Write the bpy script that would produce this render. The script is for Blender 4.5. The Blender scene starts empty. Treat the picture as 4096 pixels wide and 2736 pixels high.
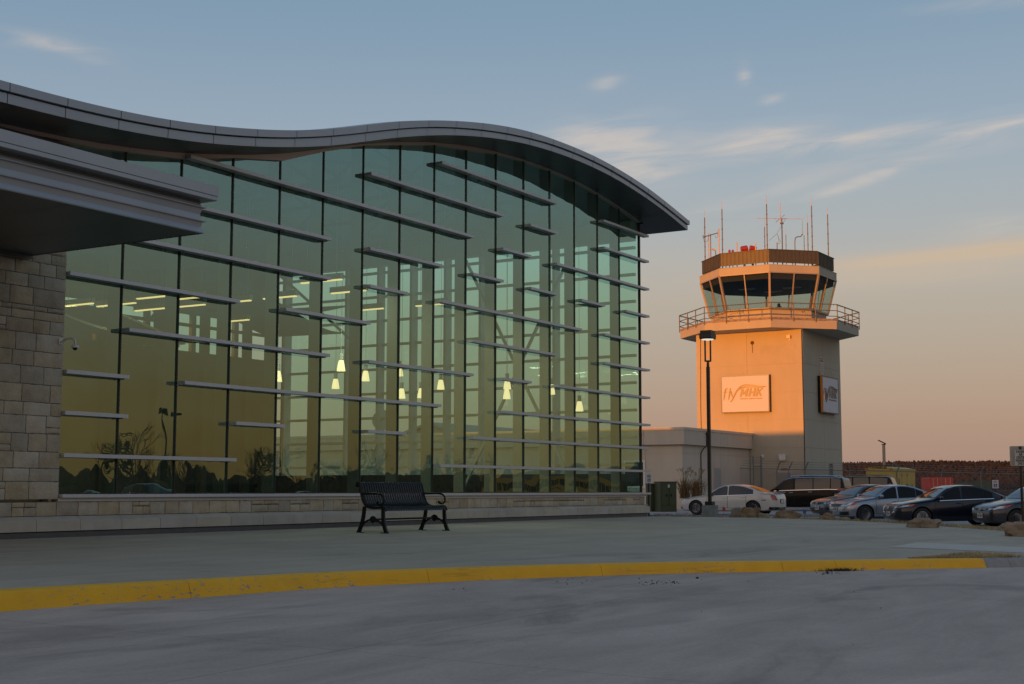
import bpy, math, random
import numpy as np
from mathutils import Vector, Matrix, noise as mnoise
random.seed(7); rs = np.random.RandomState(5)
SC = bpy.context.scene
COL = SC.collection
R = math.radians

# ------------------------------------------------------------------ camera
F, YAW, PITCH, ROLL = 5521.44, 0.5515157, 0.1064132, 0.0012358
CAM = np.array([-15.052, -16.4445, 0.70])
fw = np.array([math.cos(PITCH)*math.cos(YAW), math.cos(PITCH)*math.sin(YAW), math.sin(PITCH)])
rt = np.array([math.sin(YAW), -math.cos(YAW), 0.0]); up = np.cross(rt, fw)
rt, up = math.cos(ROLL)*rt + math.sin(ROLL)*up, -math.sin(ROLL)*rt + math.cos(ROLL)*up
cd = bpy.data.cameras.new("camera"); cam = bpy.data.objects.new("camera", cd); COL.objects.link(cam)
cd.sensor_width = 36; cd.lens = F/4096*36; cd.clip_start = 0.1; cd.clip_end = 8000
cam.matrix_world = Matrix(((rt[0], up[0], -fw[0], CAM[0]), (rt[1], up[1], -fw[1], CAM[1]), (rt[2], up[2], -fw[2], CAM[2]), (0, 0, 0, 1)))
SC.camera = cam
RM = np.array([rt, up, fw])
def ray(px, py): return RM.T @ np.array([(px-2048)/F, -(py-1368)/F, 1.0])
def hit(px, py, ax, val):
    d = ray(px, py); return CAM + d*((val-CAM[ax])/d[ax])
def hitp(px, py, a, b, c):           # plane z = a x + b y + c
    d = ray(px, py); t = (a*CAM[0]+b*CAM[1]+c-CAM[2])/(d[2]-a*d[0]-b*d[1]); return CAM + d*t
def atd(px, py, dep):                # point at forward depth
    d = ray(px, py); return CAM + d*dep
def azel(px, py):
    d = ray(px, py); return math.degrees(math.atan2(d[1], d[0])), math.degrees(math.atan2(d[2], math.hypot(d[0], d[1])))

# ------------------------------------------------------------------ world sky
SUN_AZ, SUN_EL = 176.0, 1.25         # direction towards the sun, degrees from +X
w = bpy.data.worlds.new("World"); SC.world = w; w.use_nodes = True
nt = w.node_tree; N = nt.nodes; L = nt.links; N.clear()
def nd(t, **k):
    n = N.new(t)
    for a, b in k.items(): setattr(n, a, b)
    return n
def wm(op, a, b=None, c=None):
    n = nd('ShaderNodeMath', operation=op)
    for i, x in enumerate((a, b, c)):
        if x is None: continue
        if isinstance(x, (int, float)): n.inputs[i].default_value = x
        else: L.new(x, n.inputs[i])
    return n.outputs[0]
tc = nd('ShaderNodeTexCoord'); sx = nd('ShaderNodeSeparateXYZ'); L.new(tc.outputs['Generated'], sx.inputs[0])
el = wm('DEGREES', wm('ARCSINE', sx.outputs[2])); az = wm('DEGREES', wm('ARCTAN2', sx.outputs[1], sx.outputs[0]))
fac = wm('MULTIPLY', wm('SQRT', wm('MAXIMUM', wm('DIVIDE', el, 90.0), 0.0)), 1.0)
ramp = nd('ShaderNodeValToRGB'); L.new(fac, ramp.inputs[0])
stops = [(0, (.372,.240,.196)), (2.5, (.383,.267,.215)), (5, (.390,.308,.262)), (7.5, (.400,.350,.308)), (9.5, (.385,.380,.380)), (12, (.330,.375,.420)),
         (15, (.265,.345,.440)), (19.5, (.190,.290,.405)), (40, (.125,.215,.335)), (90, (.075,.145,.255))]
cr = ramp.color_ramp
while len(cr.elements) < len(stops): cr.elements.new(0.5)
for e, (d, c) in zip(cr.elements, stops): e.position = math.sqrt(d/90); e.color = (*c, 1)
# warm afterglow low in the sky on the sun's side
ds = nd('ShaderNodeVectorMath', operation='DOT_PRODUCT'); L.new(tc.outputs['Generated'], ds.inputs[0])
ds.inputs[1].default_value = (math.cos(R(SUN_AZ)), math.sin(R(SUN_AZ)), 0.02)
glow = wm('MULTIPLY', wm('POWER', wm('MAXIMUM', ds.outputs['Value'], 0.0), 1.6), wm('POWER', 2.718, wm('MULTIPLY', wm('ABSOLUTE', el), -0.05)))
gm = nd('ShaderNodeMixRGB', blend_type='MIX'); L.new(glow, gm.inputs[0]); L.new(ramp.outputs[0], gm.inputs[1]); gm.inputs[2].default_value = (1.45, .86, .48, 1)
sg = wm('MULTIPLY', wm('MULTIPLY', wm('MINIMUM', wm('MAXIMUM', wm('DIVIDE', wm('SUBTRACT', -4.0, az), 18.0), 0.0), 1.0), wm('MINIMUM', wm('MAXIMUM', wm('DIVIDE', wm('ADD', az, 150.0), 40.0), 0.0), 1.0)), wm('POWER', 2.718, wm('MULTIPLY', wm('POWER', wm('DIVIDE', el, 8.5), 2.0), -1.0)))
gs = nd('ShaderNodeMixRGB', blend_type='MIX'); L.new(wm('MULTIPLY', sg, .92), gs.inputs[0]); L.new(gm.outputs[0], gs.inputs[1]); gs.inputs[2].default_value = (.265, .140, .045, 1); gm = gs
# cirrus: noise in (azimuth, elevation) gathered into a few banks
def cloud(noise_out, blobs):
    tot = None
    for a, e, sa, se, tilt, amp in blobs:
        da = wm('SUBTRACT', az, a); de = wm('SUBTRACT', wm('SUBTRACT', el, e), wm('MULTIPLY', da, -tilt))
        q = wm('ADD', wm('POWER', wm('DIVIDE', da, sa), 2.0), wm('POWER', wm('DIVIDE', de, se), 2.0))
        g = wm('MULTIPLY', wm('POWER', 2.718, wm('MULTIPLY', q, -1.0)), amp)
        tot = g if tot is None else wm('ADD', tot, g)
    return tot
cv = nd('ShaderNodeCombineXYZ'); L.new(wm('MULTIPLY', az, 0.10), cv.inputs[0]); L.new(wm('ADD', wm('MULTIPLY', el, 0.62), wm('MULTIPLY', az, 0.075)), cv.inputs[1]); cv.inputs[2].default_value = 3.7
nz = nd('ShaderNodeTexNoise'); L.new(cv.outputs[0], nz.inputs['Vector']); nz.inputs['Scale'].default_value = 2.1; nz.inputs['Detail'].default_value = 7; nz.inputs['Roughness'].default_value = .56; nz.inputs['Distortion'].default_value = .8
V = 4096/2347
def bl(px, py, wx, hy, tilt, amp):
    a, e = azel(px*V, py*V); return (a, e, wx*V/F*57.3, hy*V/F*57.3, tilt, amp)
banks = [bl(1420,342,150,62,.0,.85), bl(1330,312,95,22,0,.5), bl(1480,385,80,34,.0,.5), bl(1730,318,120,26,.12,.95), bl(1960,318,260,16,.10,.85), bl(2270,290,160,13,.12,.9), bl(2090,345,240,26,.06,.4),
         bl(1960,420,150,14,.30,.7), bl(1750,445,160,22,.25,.4), bl(70,92,120,15,-.04,.55), bl(165,122,90,12,-.2,.2), bl(1388,190,34,16,.2,.55), bl(1706,172,15,24,0,.6), bl(1766,225,24,11,.1,.85), bl(2330,520,120,22,0,.55), bl(2270,5,150,16,0,.3)]
cn = nd('ShaderNodeMapRange'); L.new(nz.outputs[0], cn.inputs[0]); cn.inputs[1].default_value = .32; cn.inputs[2].default_value = .64
cm = wm('MINIMUM', wm('MULTIPLY', cn.outputs[0], cloud(nz, banks)), 0.78)
mx = nd('ShaderNodeMixRGB'); L.new(cm, mx.inputs[0]); L.new(gm.outputs[0], mx.inputs[1]); mx.inputs[2].default_value = (.555,.490,.455,1)
peach = [bl(2180,583,330,16,.05,.95), bl(2150,610,420,40,.04,.5), bl(1480,600,220,28,0,.15), bl(1950,640,420,26,0,.28), bl(1500,690,200,22,0,.12), bl(2320,560,100,24,0,.4)]
nz2 = nd('ShaderNodeTexNoise'); L.new(cv.outputs[0], nz2.inputs['Vector']); nz2.inputs['Scale'].default_value = 1.0; nz2.inputs['Detail'].default_value = 4; nz2.inputs['Distortion'].default_value = .4
cp = wm('MULTIPLY', wm('ADD', nz2.outputs[0], .3), cloud(nz2, peach))
mp = nd('ShaderNodeMixRGB'); L.new(cp, mp.inputs[0]); L.new(mx.outputs[0], mp.inputs[1]); mp.inputs[2].default_value = (.52,.40,.305,1)
sky = nd('ShaderNodeTexSky', sky_type='NISHITA', sun_disc=False); sky.sun_elevation = R(SUN_EL); sky.sun_rotation = R(90-SUN_AZ); sky.air_density = 1.0; sky.dust_density = 1.5
b1 = nd('ShaderNodeBackground'); L.new(sky.outputs[0], b1.inputs[0]); b1.inputs[1].default_value = .05
b2 = nd('ShaderNodeBackground'); L.new(mp.outputs[0], b2.inputs[0]); b2.inputs[1].default_value = .98
ad = nd('ShaderNodeAddShader'); L.new(b1.outputs[0], ad.inputs[0]); L.new(b2.outputs[0], ad.inputs[1])
wo = nd('ShaderNodeOutputWorld'); L.new(ad.outputs[0], wo.inputs[0])
# sun
sd = bpy.data.lights.new("sun", 'SUN'); sd.energy = 4.2; sd.angle = R(.5); sd.color = (1, .30, .02)
so = bpy.data.objects.new("sun", sd); COL.objects.link(so)
sv = Vector((math.cos(R(SUN_EL))*math.cos(R(SUN_AZ)), math.cos(R(SUN_EL))*math.sin(R(SUN_AZ)), math.sin(R(SUN_EL))))
so.rotation_euler = sv.to_track_quat('Z', 'Y').to_euler(); so.location = (-40, 20, 40)
SC.view_settings.view_transform = 'Standard'; SC.view_settings.look = 'None'; SC.view_settings.exposure = 0; SC.view_settings.gamma = 1
SC.render.engine = 'CYCLES'
SC.cycles.max_bounces = 10; SC.cycles.transparent_max_bounces = 24; SC.cycles.glossy_bounces = 4; SC.cycles.caustics_reflective = False; SC.cycles.caustics_refractive = False
SC.cycles.use_denoising = True

# ------------------------------------------------------------------ mesh helpers
class MB:
    def __init__(s): s.v = []; s.f = []; s.m = []; s.mi = 0
    def add(s, vs, fs, mi=None):
        o = len(s.v); s.v += [tuple(map(float, q)) for q in vs]; s.f += [tuple(i+o for i in f) for f in fs]; s.m += [s.mi if mi is None else mi]*len(fs); return s
    def box(s, x0, x1, y0, y1, z0, z1, mi=None):
        vs = [(x, y, z) for z in (z0, z1) for y in (y0, y1) for x in (x0, x1)]
        return s.add(vs, [(0,2,3,1),(4,5,7,6),(0,1,5,4),(2,6,7,3),(0,4,6,2),(1,3,7,5)], mi)
    def obox(s, o, ux, uy, uz, hx, hy, hz, mi=None):     # oriented box: centre, axes, half sizes
        o, ux, uy, uz = map(np.array, (o, ux, uy, uz))
        vs = [o+ux*a*hx+uy*b*hy+uz*c*hz for c in (-1, 1) for b in (-1, 1) for a in (-1, 1)]
        return s.add(vs, [(0,2,3,1),(4,5,7,6),(0,1,5,4),(2,6,7,3),(0,4,6,2),(1,3,7,5)], mi)
    def bar(s, a, b, wd, ht, mi=None, upv=(0, 0, 1)):
        a, b = np.array(a, float), np.array(b, float); d = b-a; l = np.linalg.norm(d); d = d/l
        u = np.cross(np.array(upv, float), d)
        if np.linalg.norm(u) < 1e-3: u = np.cross((1, 0, 0), d)
        u /= np.linalg.norm(u); v = np.cross(d, u)
        return s.obox((a+b)/2, d, u, v, l/2, wd/2, ht/2, mi)
    def tube(s, pts, r, n=8, mi=None, cap=True):
        pts = [np.array(q, float) for q in pts]; k = len(pts); rr = r if isinstance(r, (list, tuple)) else [r]*k
        vs = []; pu = None
        for i in range(k):
            d = pts[min(i+1, k-1)]-pts[max(i-1, 0)]; d = d/(np.linalg.norm(d)+1e-12)
            if pu is None:
                pu = np.cross(d, (0, 0, 1)); pu = pu if np.linalg.norm(pu) > 1e-3 else np.array((1., 0, 0))
            pu = pu-d*(pu@d); pu /= np.linalg.norm(pu)+1e-12; q = np.cross(d, pu)
            vs += [pts[i]+rr[i]*(math.cos(t)*pu+math.sin(t)*q) for t in np.arange(n)*2*math.pi/n]
        fs = [(i*n+j, i*n+(j+1) % n, (i+1)*n+(j+1) % n, (i+1)*n+j) for i in range(k-1) for j in range(n)]
        if cap: fs += [tuple(range(n))[::-1], tuple(range((k-1)*n, k*n))]
        return s.add(vs, fs, mi)
    def cyl(s, a, b, r, n=12, mi=None): return s.tube([a, b], r, n, mi)
    def lathe(s, o, prof, n=16, axis='z', mi=None):
        vs = []
        for (r, h) in prof:
            for t in np.arange(n)*2*math.pi/n:
                c, q = r*math.cos(t), r*math.sin(t)
                vs.append((o[0]+c, o[1]+q, o[2]+h) if axis == 'z' else (o[0]+c, o[1]+h, o[2]+q) if axis == 'y' else (o[0]+h, o[1]+c, o[2]+q))
        k = len(prof); fs = [(i*n+j, i*n+(j+1) % n, (i+1)*n+(j+1) % n, (i+1)*n+j) for i in range(k-1) for j in range(n)]
        fs += [tuple(range(n))[::-1], tuple(range((k-1)*n, k*n))]
        return s.add(vs, fs, mi)
    def prism(s, poly, d, mi=None):           # 3-D polygon extruded by vector d
        n = len(poly); poly = [np.array(q, float) for q in poly]; d = np.array(d, float)
        vs = poly+[q+d for q in poly]
        fs = [tuple(range(n))[::-1], tuple(range(n, 2*n))]+[(i, (i+1) % n, n+(i+1) % n, n+i) for i in range(n)]
        return s.add(vs, fs, mi)
    def grid(s, P, mi=None, closed=False):    # P: rows x cols of points
        r, c = len(P), len(P[0]); vs = [q for row in P for q in row]
        fs = [(i*c+j, i*c+(j+1) % c, (i+1)*c+(j+1) % c, (i+1)*c+j) for i in range(r-1) for j in range(c if closed else c-1)]
        return s.add(vs, fs, mi)
    def blob(s, c, rx, ry, rz, seed=0, amp=.2, fr=2.0, n=10, m=7, mi=None):
        P = []
        for i in range(m+1):
            th = math.pi*i/m; row = []
            for j in range(n):
                ph = 2*math.pi*j/n; d = Vector((math.sin(th)*math.cos(ph), math.sin(th)*math.sin(ph), math.cos(th)))
                k = 1+amp*mnoise.noise(d*fr+Vector((seed*3.1, seed*1.7, seed)))
                row.append((c[0]+rx*k*d.x, c[1]+ry*k*d.y, c[2]+rz*k*d.z))
            P.append(row)
        return s.grid(P, mi, True)
    def build(s, name, mats, parent=None, smooth=False, fix=True):
        me = bpy.data.meshes.new(name); me.from_pydata(s.v, [], s.f)
        mats = mats if isinstance(mats, (list, tuple)) else [mats]
        for q in mats: me.materials.append(q)
        me.polygons.foreach_set('material_index', s.m)
        if fix:
            import bmesh
            bm = bmesh.new(); bm.from_mesh(me); bmesh.ops.recalc_face_normals(bm, faces=bm.faces); bm.to_mesh(me); bm.free()
        if smooth:
            me.polygons.foreach_set('use_smooth', [True]*len(me.polygons))
            if smooth != 'all': me.set_sharp_from_angle(angle=R(smooth if smooth is not True else 40))
        me.update()
        o = bpy.data.objects.new(name, me); COL.objects.link(o)
        if parent: o.parent = parent; o.matrix_parent_inverse = parent.matrix_basis.inverted()
        return o
def tag(o, label=None, cat=None, group=None, kind=None):
    for k, q in (('label', label), ('category', cat), ('group', group), ('kind', kind)):
        if q: o[k] = q
    return o
def thing(name, label, cat, loc=(0, 0, 0), group=None, rz=0):
    o = bpy.data.objects.new(name, None); COL.objects.link(o); o.location = loc; o.rotation_euler = (0, 0, rz); o.empty_display_size = .2
    o.matrix_basis = Matrix.Translation(Vector([float(q) for q in loc])) @ Matrix.Rotation(rz, 4, 'Z')
    return tag(o, label, cat, group)
def local(o, parent):        # mesh already in the parent's local space
    o.parent = parent; o.matrix_parent_inverse = Matrix.Identity(4); return o
def text_mesh(body, size, mat, M, name='lettering', parent=None, extrude=.004, shear=0, bold=0, sx_=1, align='CENTER', spacing=1):
    cu = bpy.data.curves.new(name, 'FONT'); cu.body = body; cu.size = size; cu.extrude = extrude; cu.shear = shear; cu.offset = bold; cu.align_x = align; cu.align_y = 'CENTER'; cu.resolution_u = 3; cu.space_character = spacing
    t = bpy.data.objects.new(name, cu); COL.objects.link(t)
    dg = bpy.context.evaluated_depsgraph_get(); me = bpy.data.meshes.new_from_object(t.evaluated_get(dg)); bpy.data.objects.remove(t); bpy.data.curves.remove(cu)
    me.transform(Matrix(M) @ Matrix.Diagonal((sx_, 1, 1, 1))); me.materials.clear(); me.materials.append(mat)
    o = bpy.data.objects.new(name, me); COL.objects.link(o)
    if parent: o.parent = parent; o.matrix_parent_inverse = parent.matrix_basis.inverted()
    return o
def frame(o, xa, ya):        # 4x4 with local x, y axes in world
    xa, ya = Vector(xa).normalized(), Vector(ya).normalized(); za = xa.cross(ya)
    return Matrix(((xa.x, ya.x, za.x, o[0]), (xa.y, ya.y, za.y, o[1]), (xa.z, ya.z, za.z, o[2]), (0, 0, 0, 1)))

# ------------------------------------------------------------------ materials
MATS = {}
def mat(name, col, rough=.6, metal=0.0, var=0.0, vs=3.0, bump=0.0, bs=40.0, coat=0.0, island=0.0, stretch=(1, 1, 1), spec=.5, emis=None, estr=0.0, col2=None):
    if name in MATS: return MATS[name]
    m = bpy.data.materials.new(name); m.use_nodes = True; t = m.node_tree; b = t.nodes['Principled BSDF']
    b.inputs['Base Color'].default_value = (*col, 1); b.inputs['Roughness'].default_value = rough; b.inputs['Metallic'].default_value = metal
    b.inputs['Coat Weight'].default_value = coat; b.inputs['Coat Roughness'].default_value = .04; b.inputs['Specular IOR Level'].default_value = spec
    if emis: b.inputs['Emission Color'].default_value = (*emis, 1); b.inputs['Emission Strength'].default_value = estr
    out = None
    tcn = t.nodes.new('ShaderNodeTexCoord'); mpn = t.nodes.new('ShaderNodeMapping'); t.links.new(tcn.outputs['Object'], mpn.inputs[0]); mpn.inputs['Scale'].default_value = stretch
    if var or col2:
        n = t.nodes.new('ShaderNodeTexNoise'); t.links.new(mpn.outputs[0], n.inputs['Vector']); n.inputs['Scale'].default_value = vs; n.inputs['Detail'].default_value = 8; n.inputs['Roughness'].default_value = .62
        r = t.nodes.new('ShaderNodeMapRange'); t.links.new(n.outputs[0], r.inputs[0]); r.inputs[1].default_value = .3; r.inputs[2].default_value = .7
        x = t.nodes.new('ShaderNodeMixRGB'); t.links.new(r.outputs[0], x.inputs[0])
        c2 = col2 or tuple(min(1, q*(1+var)) for q in col); c1 = col if col2 else tuple(q*(1-var) for q in col)
        x.inputs[1].default_value = (*c1, 1); x.inputs[2].default_value = (*c2, 1); out = x.outputs[0]
    if island:
        g = t.nodes.new('ShaderNodeNewGeometry'); r = t.nodes.new('ShaderNodeMapRange'); t.links.new(g.outputs['Random Per Island'], r.inputs[0]); r.inputs[3].default_value = 1-island; r.inputs[4].default_value = 1+island
        hs = t.nodes.new('ShaderNodeHueSaturation'); t.links.new(r.outputs[0], hs.inputs['Value'])
        r2 = t.nodes.new('ShaderNodeMapRange'); ml = t.nodes.new('ShaderNodeMath'); ml.operation = 'FRACT'; m7 = t.nodes.new('ShaderNodeMath'); m7.operation = 'MULTIPLY'; m7.inputs[1].default_value = 7.3
        t.links.new(g.outputs['Random Per Island'], m7.inputs[0]); t.links.new(m7.outputs[0], ml.inputs[0]); t.links.new(ml.outputs[0], r2.inputs[0]); r2.inputs[3].default_value = .8; r2.inputs[4].default_value = 1.2; t.links.new(r2.outputs[0], hs.inputs['Saturation'])
        if out: t.links.new(out, hs.inputs['Color'])
        else: hs.inputs['Color'].default_value = (*col, 1)
        out = hs.outputs[0]
    if out: t.links.new(out, b.inputs['Base Color'])
    if bump:
        n = t.nodes.new('ShaderNodeTexNoise'); t.links.new(mpn.outputs[0], n.inputs['Vector']); n.inputs['Scale'].default_value = bs; n.inputs['Detail'].default_value = 6
        bp = t.nodes.new('ShaderNodeBump'); bp.inputs['Strength'].default_value = bump; bp.inputs['Distance'].default_value = .02; t.links.new(n.outputs[0], bp.inputs['Height']); t.links.new(bp.outputs[0], b.inputs['Normal'])
    MATS[name] = m; return m
def glass(name, tint, gcol, f0, wav=0.0, dens=None):
    m = bpy.data.materials.new(name); m.use_nodes = True; t = m.node_tree; t.nodes.clear()
    o = t.nodes.new('ShaderNodeOutputMaterial'); tr = t.nodes.new('ShaderNodeBsdfTransparent'); tr.inputs[0].default_value = (*tint, 1)
    gl = t.nodes.new('ShaderNodeBsdfGlossy'); gl.inputs['Roughness'].default_value = 0.0; gl.inputs[0].default_value = (*gcol, 1)
    lw = t.nodes.new('ShaderNodeLayerWeight'); lw.inputs[0].default_value = .5
    pw = t.nodes.new('ShaderNodeMath'); pw.operation = 'POWER'; pw.inputs[1].default_value = 4.0; t.links.new(lw.outputs['Facing'], pw.inputs[0])
    mr = t.nodes.new('ShaderNodeMapRange'); t.links.new(pw.outputs[0], mr.inputs[0]); mr.inputs[3].default_value = f0; mr.inputs[4].default_value = min(1, f0+.5)
    mxs = t.nodes.new('ShaderNodeMixShader'); t.links.new(mr.outputs[0], mxs.inputs[0]); t.links.new(tr.outputs[0], mxs.inputs[1]); t.links.new(gl.outputs[0], mxs.inputs[2]); t.links.new(mxs.outputs[0], o.inputs[0])
    if wav:
        tcn = t.nodes.new('ShaderNodeTexCoord'); n = t.nodes.new('ShaderNodeTexNoise'); n.inputs['Scale'].default_value = .75; n.inputs['Detail'].default_value = 1.5; t.links.new(tcn.outputs['Object'], n.inputs['Vector'])
        bp = t.nodes.new('ShaderNodeBump'); bp.inputs['Strength'].default_value = 1; bp.inputs['Distance'].default_value = wav; t.links.new(n.outputs[0], bp.inputs['Height']); t.links.new(bp.outputs[0], gl.inputs['Normal'])
    MATS[name] = m; return m
G_FACADE = glass('facade_glass', (.60,.88,.78), (.64,.93,.84), .30, .010)
G_FAR = glass('far_glass', (.76,.96,.90), (.7,.95,.8), .05)
G_CAB = glass('cab_glass', (.72,.78,.72), (.8,.9,.9), .08)
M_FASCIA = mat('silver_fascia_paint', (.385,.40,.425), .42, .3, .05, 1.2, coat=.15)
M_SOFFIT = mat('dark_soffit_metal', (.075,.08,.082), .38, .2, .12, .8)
M_SHADE = mat('brushed_aluminium', (.56,.57,.585), .42, .35, .08, 9, stretch=(14, 1, .3))
M_MULL = mat('bronze_mullion', (.035,.031,.029), .38, .4)
M_COLUMN = mat('interior_column_paint', (.72,.71,.66), .6, 0, .04, 2)
M_STONE = mat('buff_limestone', (.39,.325,.225), .92, 0, .0, 4, .8, 22, island=.15, col2=(.55,.475,.355))
M_PLINTH = mat('cut_limestone', (.47,.425,.345), .85, 0, .12, 3, .25, 60, island=.07)
M_MORTAR = mat('grey_mortar', (.115,.110,.103), .95, 0, .1, 6, .4, 60)
M_TRIM = mat('beige_trim_metal', (.60,.47,.41), .45, .2, .05, 2)
M_BLACK = mat('black_paint', (.007,.007,.008), .42, .0, spec=.3)
M_BRONZE = mat('dark_bronze_paint', (.025,.022,.019), .42, .2)
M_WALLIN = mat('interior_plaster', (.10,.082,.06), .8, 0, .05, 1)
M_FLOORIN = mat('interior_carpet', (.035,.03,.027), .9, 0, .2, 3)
M_DECK = mat('ribbed_roof_deck', (.40,.40,.36), .6, 0, .05, 2)
M_STEEL = mat('painted_steel', (.34,.34,.31), .55, .1)
M_EIFS = mat('warm_stucco', (.47,.415,.315), .9, 0, .05, 1.3, .12, 90, stretch=(1, 1, .25))
M_WHITE = mat('white_enamel', (.72,.71,.68), .4)
M_CHROME = mat('chrome', (.75,.75,.77), .12, 1.0)
M_RUBBER = mat('tyre_rubber', (.014,.014,.015), .75)
M_GALV = mat('galvanised_steel', (.20,.21,.21), .5, .4)

# ------------------------------------------------------------------ ground, road, pavement, kerb
SL = 0.012
def pav_z(x, y): return SL*min(y, 0.0)
def ground_mat(name, base, lo, hi, streak_ang, joints, grain=.06, stain=.35, tint=(0, 0, 0)):
    m = bpy.data.materials.new(name); m.use_nodes = True; t = m.node_tree; b = t.nodes['Principled BSDF']; b.inputs['Roughness'].default_value = .82; b.inputs['Specular IOR Level'].default_value = .35
    tcn = t.nodes.new('ShaderNodeTexCoord')
    def nz_(scale, rot, st, det=6, dist=0.0):
        mp_ = t.nodes.new('ShaderNodeMapping'); mp_.inputs['Rotation'].default_value = (0, 0, rot); mp_.inputs['Scale'].default_value = st; t.links.new(tcn.outputs['Object'], mp_.inputs[0])
        n = t.nodes.new('ShaderNodeTexNoise'); n.inputs['Scale'].default_value = scale; n.inputs['Detail'].default_value = det; n.inputs['Roughness'].default_value = .65; n.inputs['Distortion'].default_value = dist; t.links.new(mp_.outputs[0], n.inputs[0]); return n.outputs[0]
    def mr_(s, a, b_, c, d):
        r = t.nodes.new('ShaderNodeMapRange'); t.links.new(s, r.inputs[0])
        for i, q in enumerate((a, b_, c, d)): r.inputs[i+1].default_value = q
        return r.outputs[0]
    def mul(a, b_):
        q = t.nodes.new('ShaderNodeMath'); q.operation = 'MULTIPLY'; t.links.new(a, q.inputs[0])
        if isinstance(b_, float): q.inputs[1].default_value = b_
        else: t.links.new(b_, q.inputs[1])
        return q.outputs[0]
    v = mr_(nz_(.35, 0, (1, 1, 1)), .3, .7, lo, hi)                               # broad tone
    v = mul(v, mr_(nz_(.9, streak_ang, (.45, 1.7, 1), 8, .9), .30, .72, 1-stain*.6, 1.0+stain*.28))    # drag streaks
    v = mul(v, mr_(nz_(.55, streak_ang+.2, (.45, 1.1, 1), 6, 1.4), .28, .46, 1-stain, 1.0))          # dark stains
    v = mul(v, mr_(nz_(38, 0, (1, 1, 1), 3), .3, .7, 1-grain, 1+grain))
    sxyz = t.nodes.new('ShaderNodeSeparateXYZ')
    for ang, step, off, wdt in joints:
        mp_ = t.nodes.new('ShaderNodeMapping'); mp_.inputs['Rotation'].default_value = (0, 0, -ang); t.links.new(tcn.outputs['Object'], mp_.inputs[0])
        s_ = t.nodes.new('ShaderNodeSeparateXYZ'); t.links.new(mp_.outputs[0], s_.inputs[0])
        a1 = t.nodes.new('ShaderNodeMath'); a1.operation = 'ADD'; t.links.new(s_.outputs[1], a1.inputs[0]); a1.inputs[1].default_value = off
        a2 = t.nodes.new('ShaderNodeMath'); a2.operation = 'PINGPONG'; t.links.new(a1.outputs[0], a2.inputs[0]); a2.inputs[1].default_value = step/2
        a3 = mr_(a2.outputs[0], wdt*.5, wdt, .72, 1.0); v = mul(v, a3)
    c = t.nodes.new('ShaderNodeMixRGB'); c.blend_type = 'MULTIPLY'; c.inputs[0].default_value = 1; c.inputs[1].default_value = (*base, 1); t.links.new(v, c.inputs[2]); t.links.new(c.outputs[0], b.inputs['Base Color'])
    bp = t.nodes.new('ShaderNodeBump'); bp.inputs['Strength'].default_value = .25; bp.inputs['Distance'].default_value = .01; t.links.new(nz_(60, 0, (1, 1, 1), 4), bp.inputs['Height']); t.links.new(bp.outputs[0], b.inputs['Normal'])
    MATS[name] = m; return m
M_ROAD = ground_mat('road_concrete', (.51,.41,.335), .88, 1.12, R(12), [(R(3), 4.6, 1.3, .010), (R(93), 6.2, 3.7, .010)], .09, .4)
M_PAVE = ground_mat('pavement_concrete', (.48,.40,.30), .88, 1.1, R(6), [(R(0), 3.1, .2, .018), (R(90), 3.05, .9, .016)], .07, .26)
M_LOT = ground_mat('parking_lot_concrete', (.36,.34,.31), .9, 1.1, R(40), [(R(0), 4.5, 0, .015), (R(90), 4.5, 0, .015)], .05, .2)
M_FIELD = mat('dry_grass_field', (.15,.10,.055), .95, 0, .35, .08, .3, 8)
M_KERBPLAIN = mat('kerb_concrete', (.30,.295,.285), .9, 0, .15, 8, .3, 60)
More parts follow.
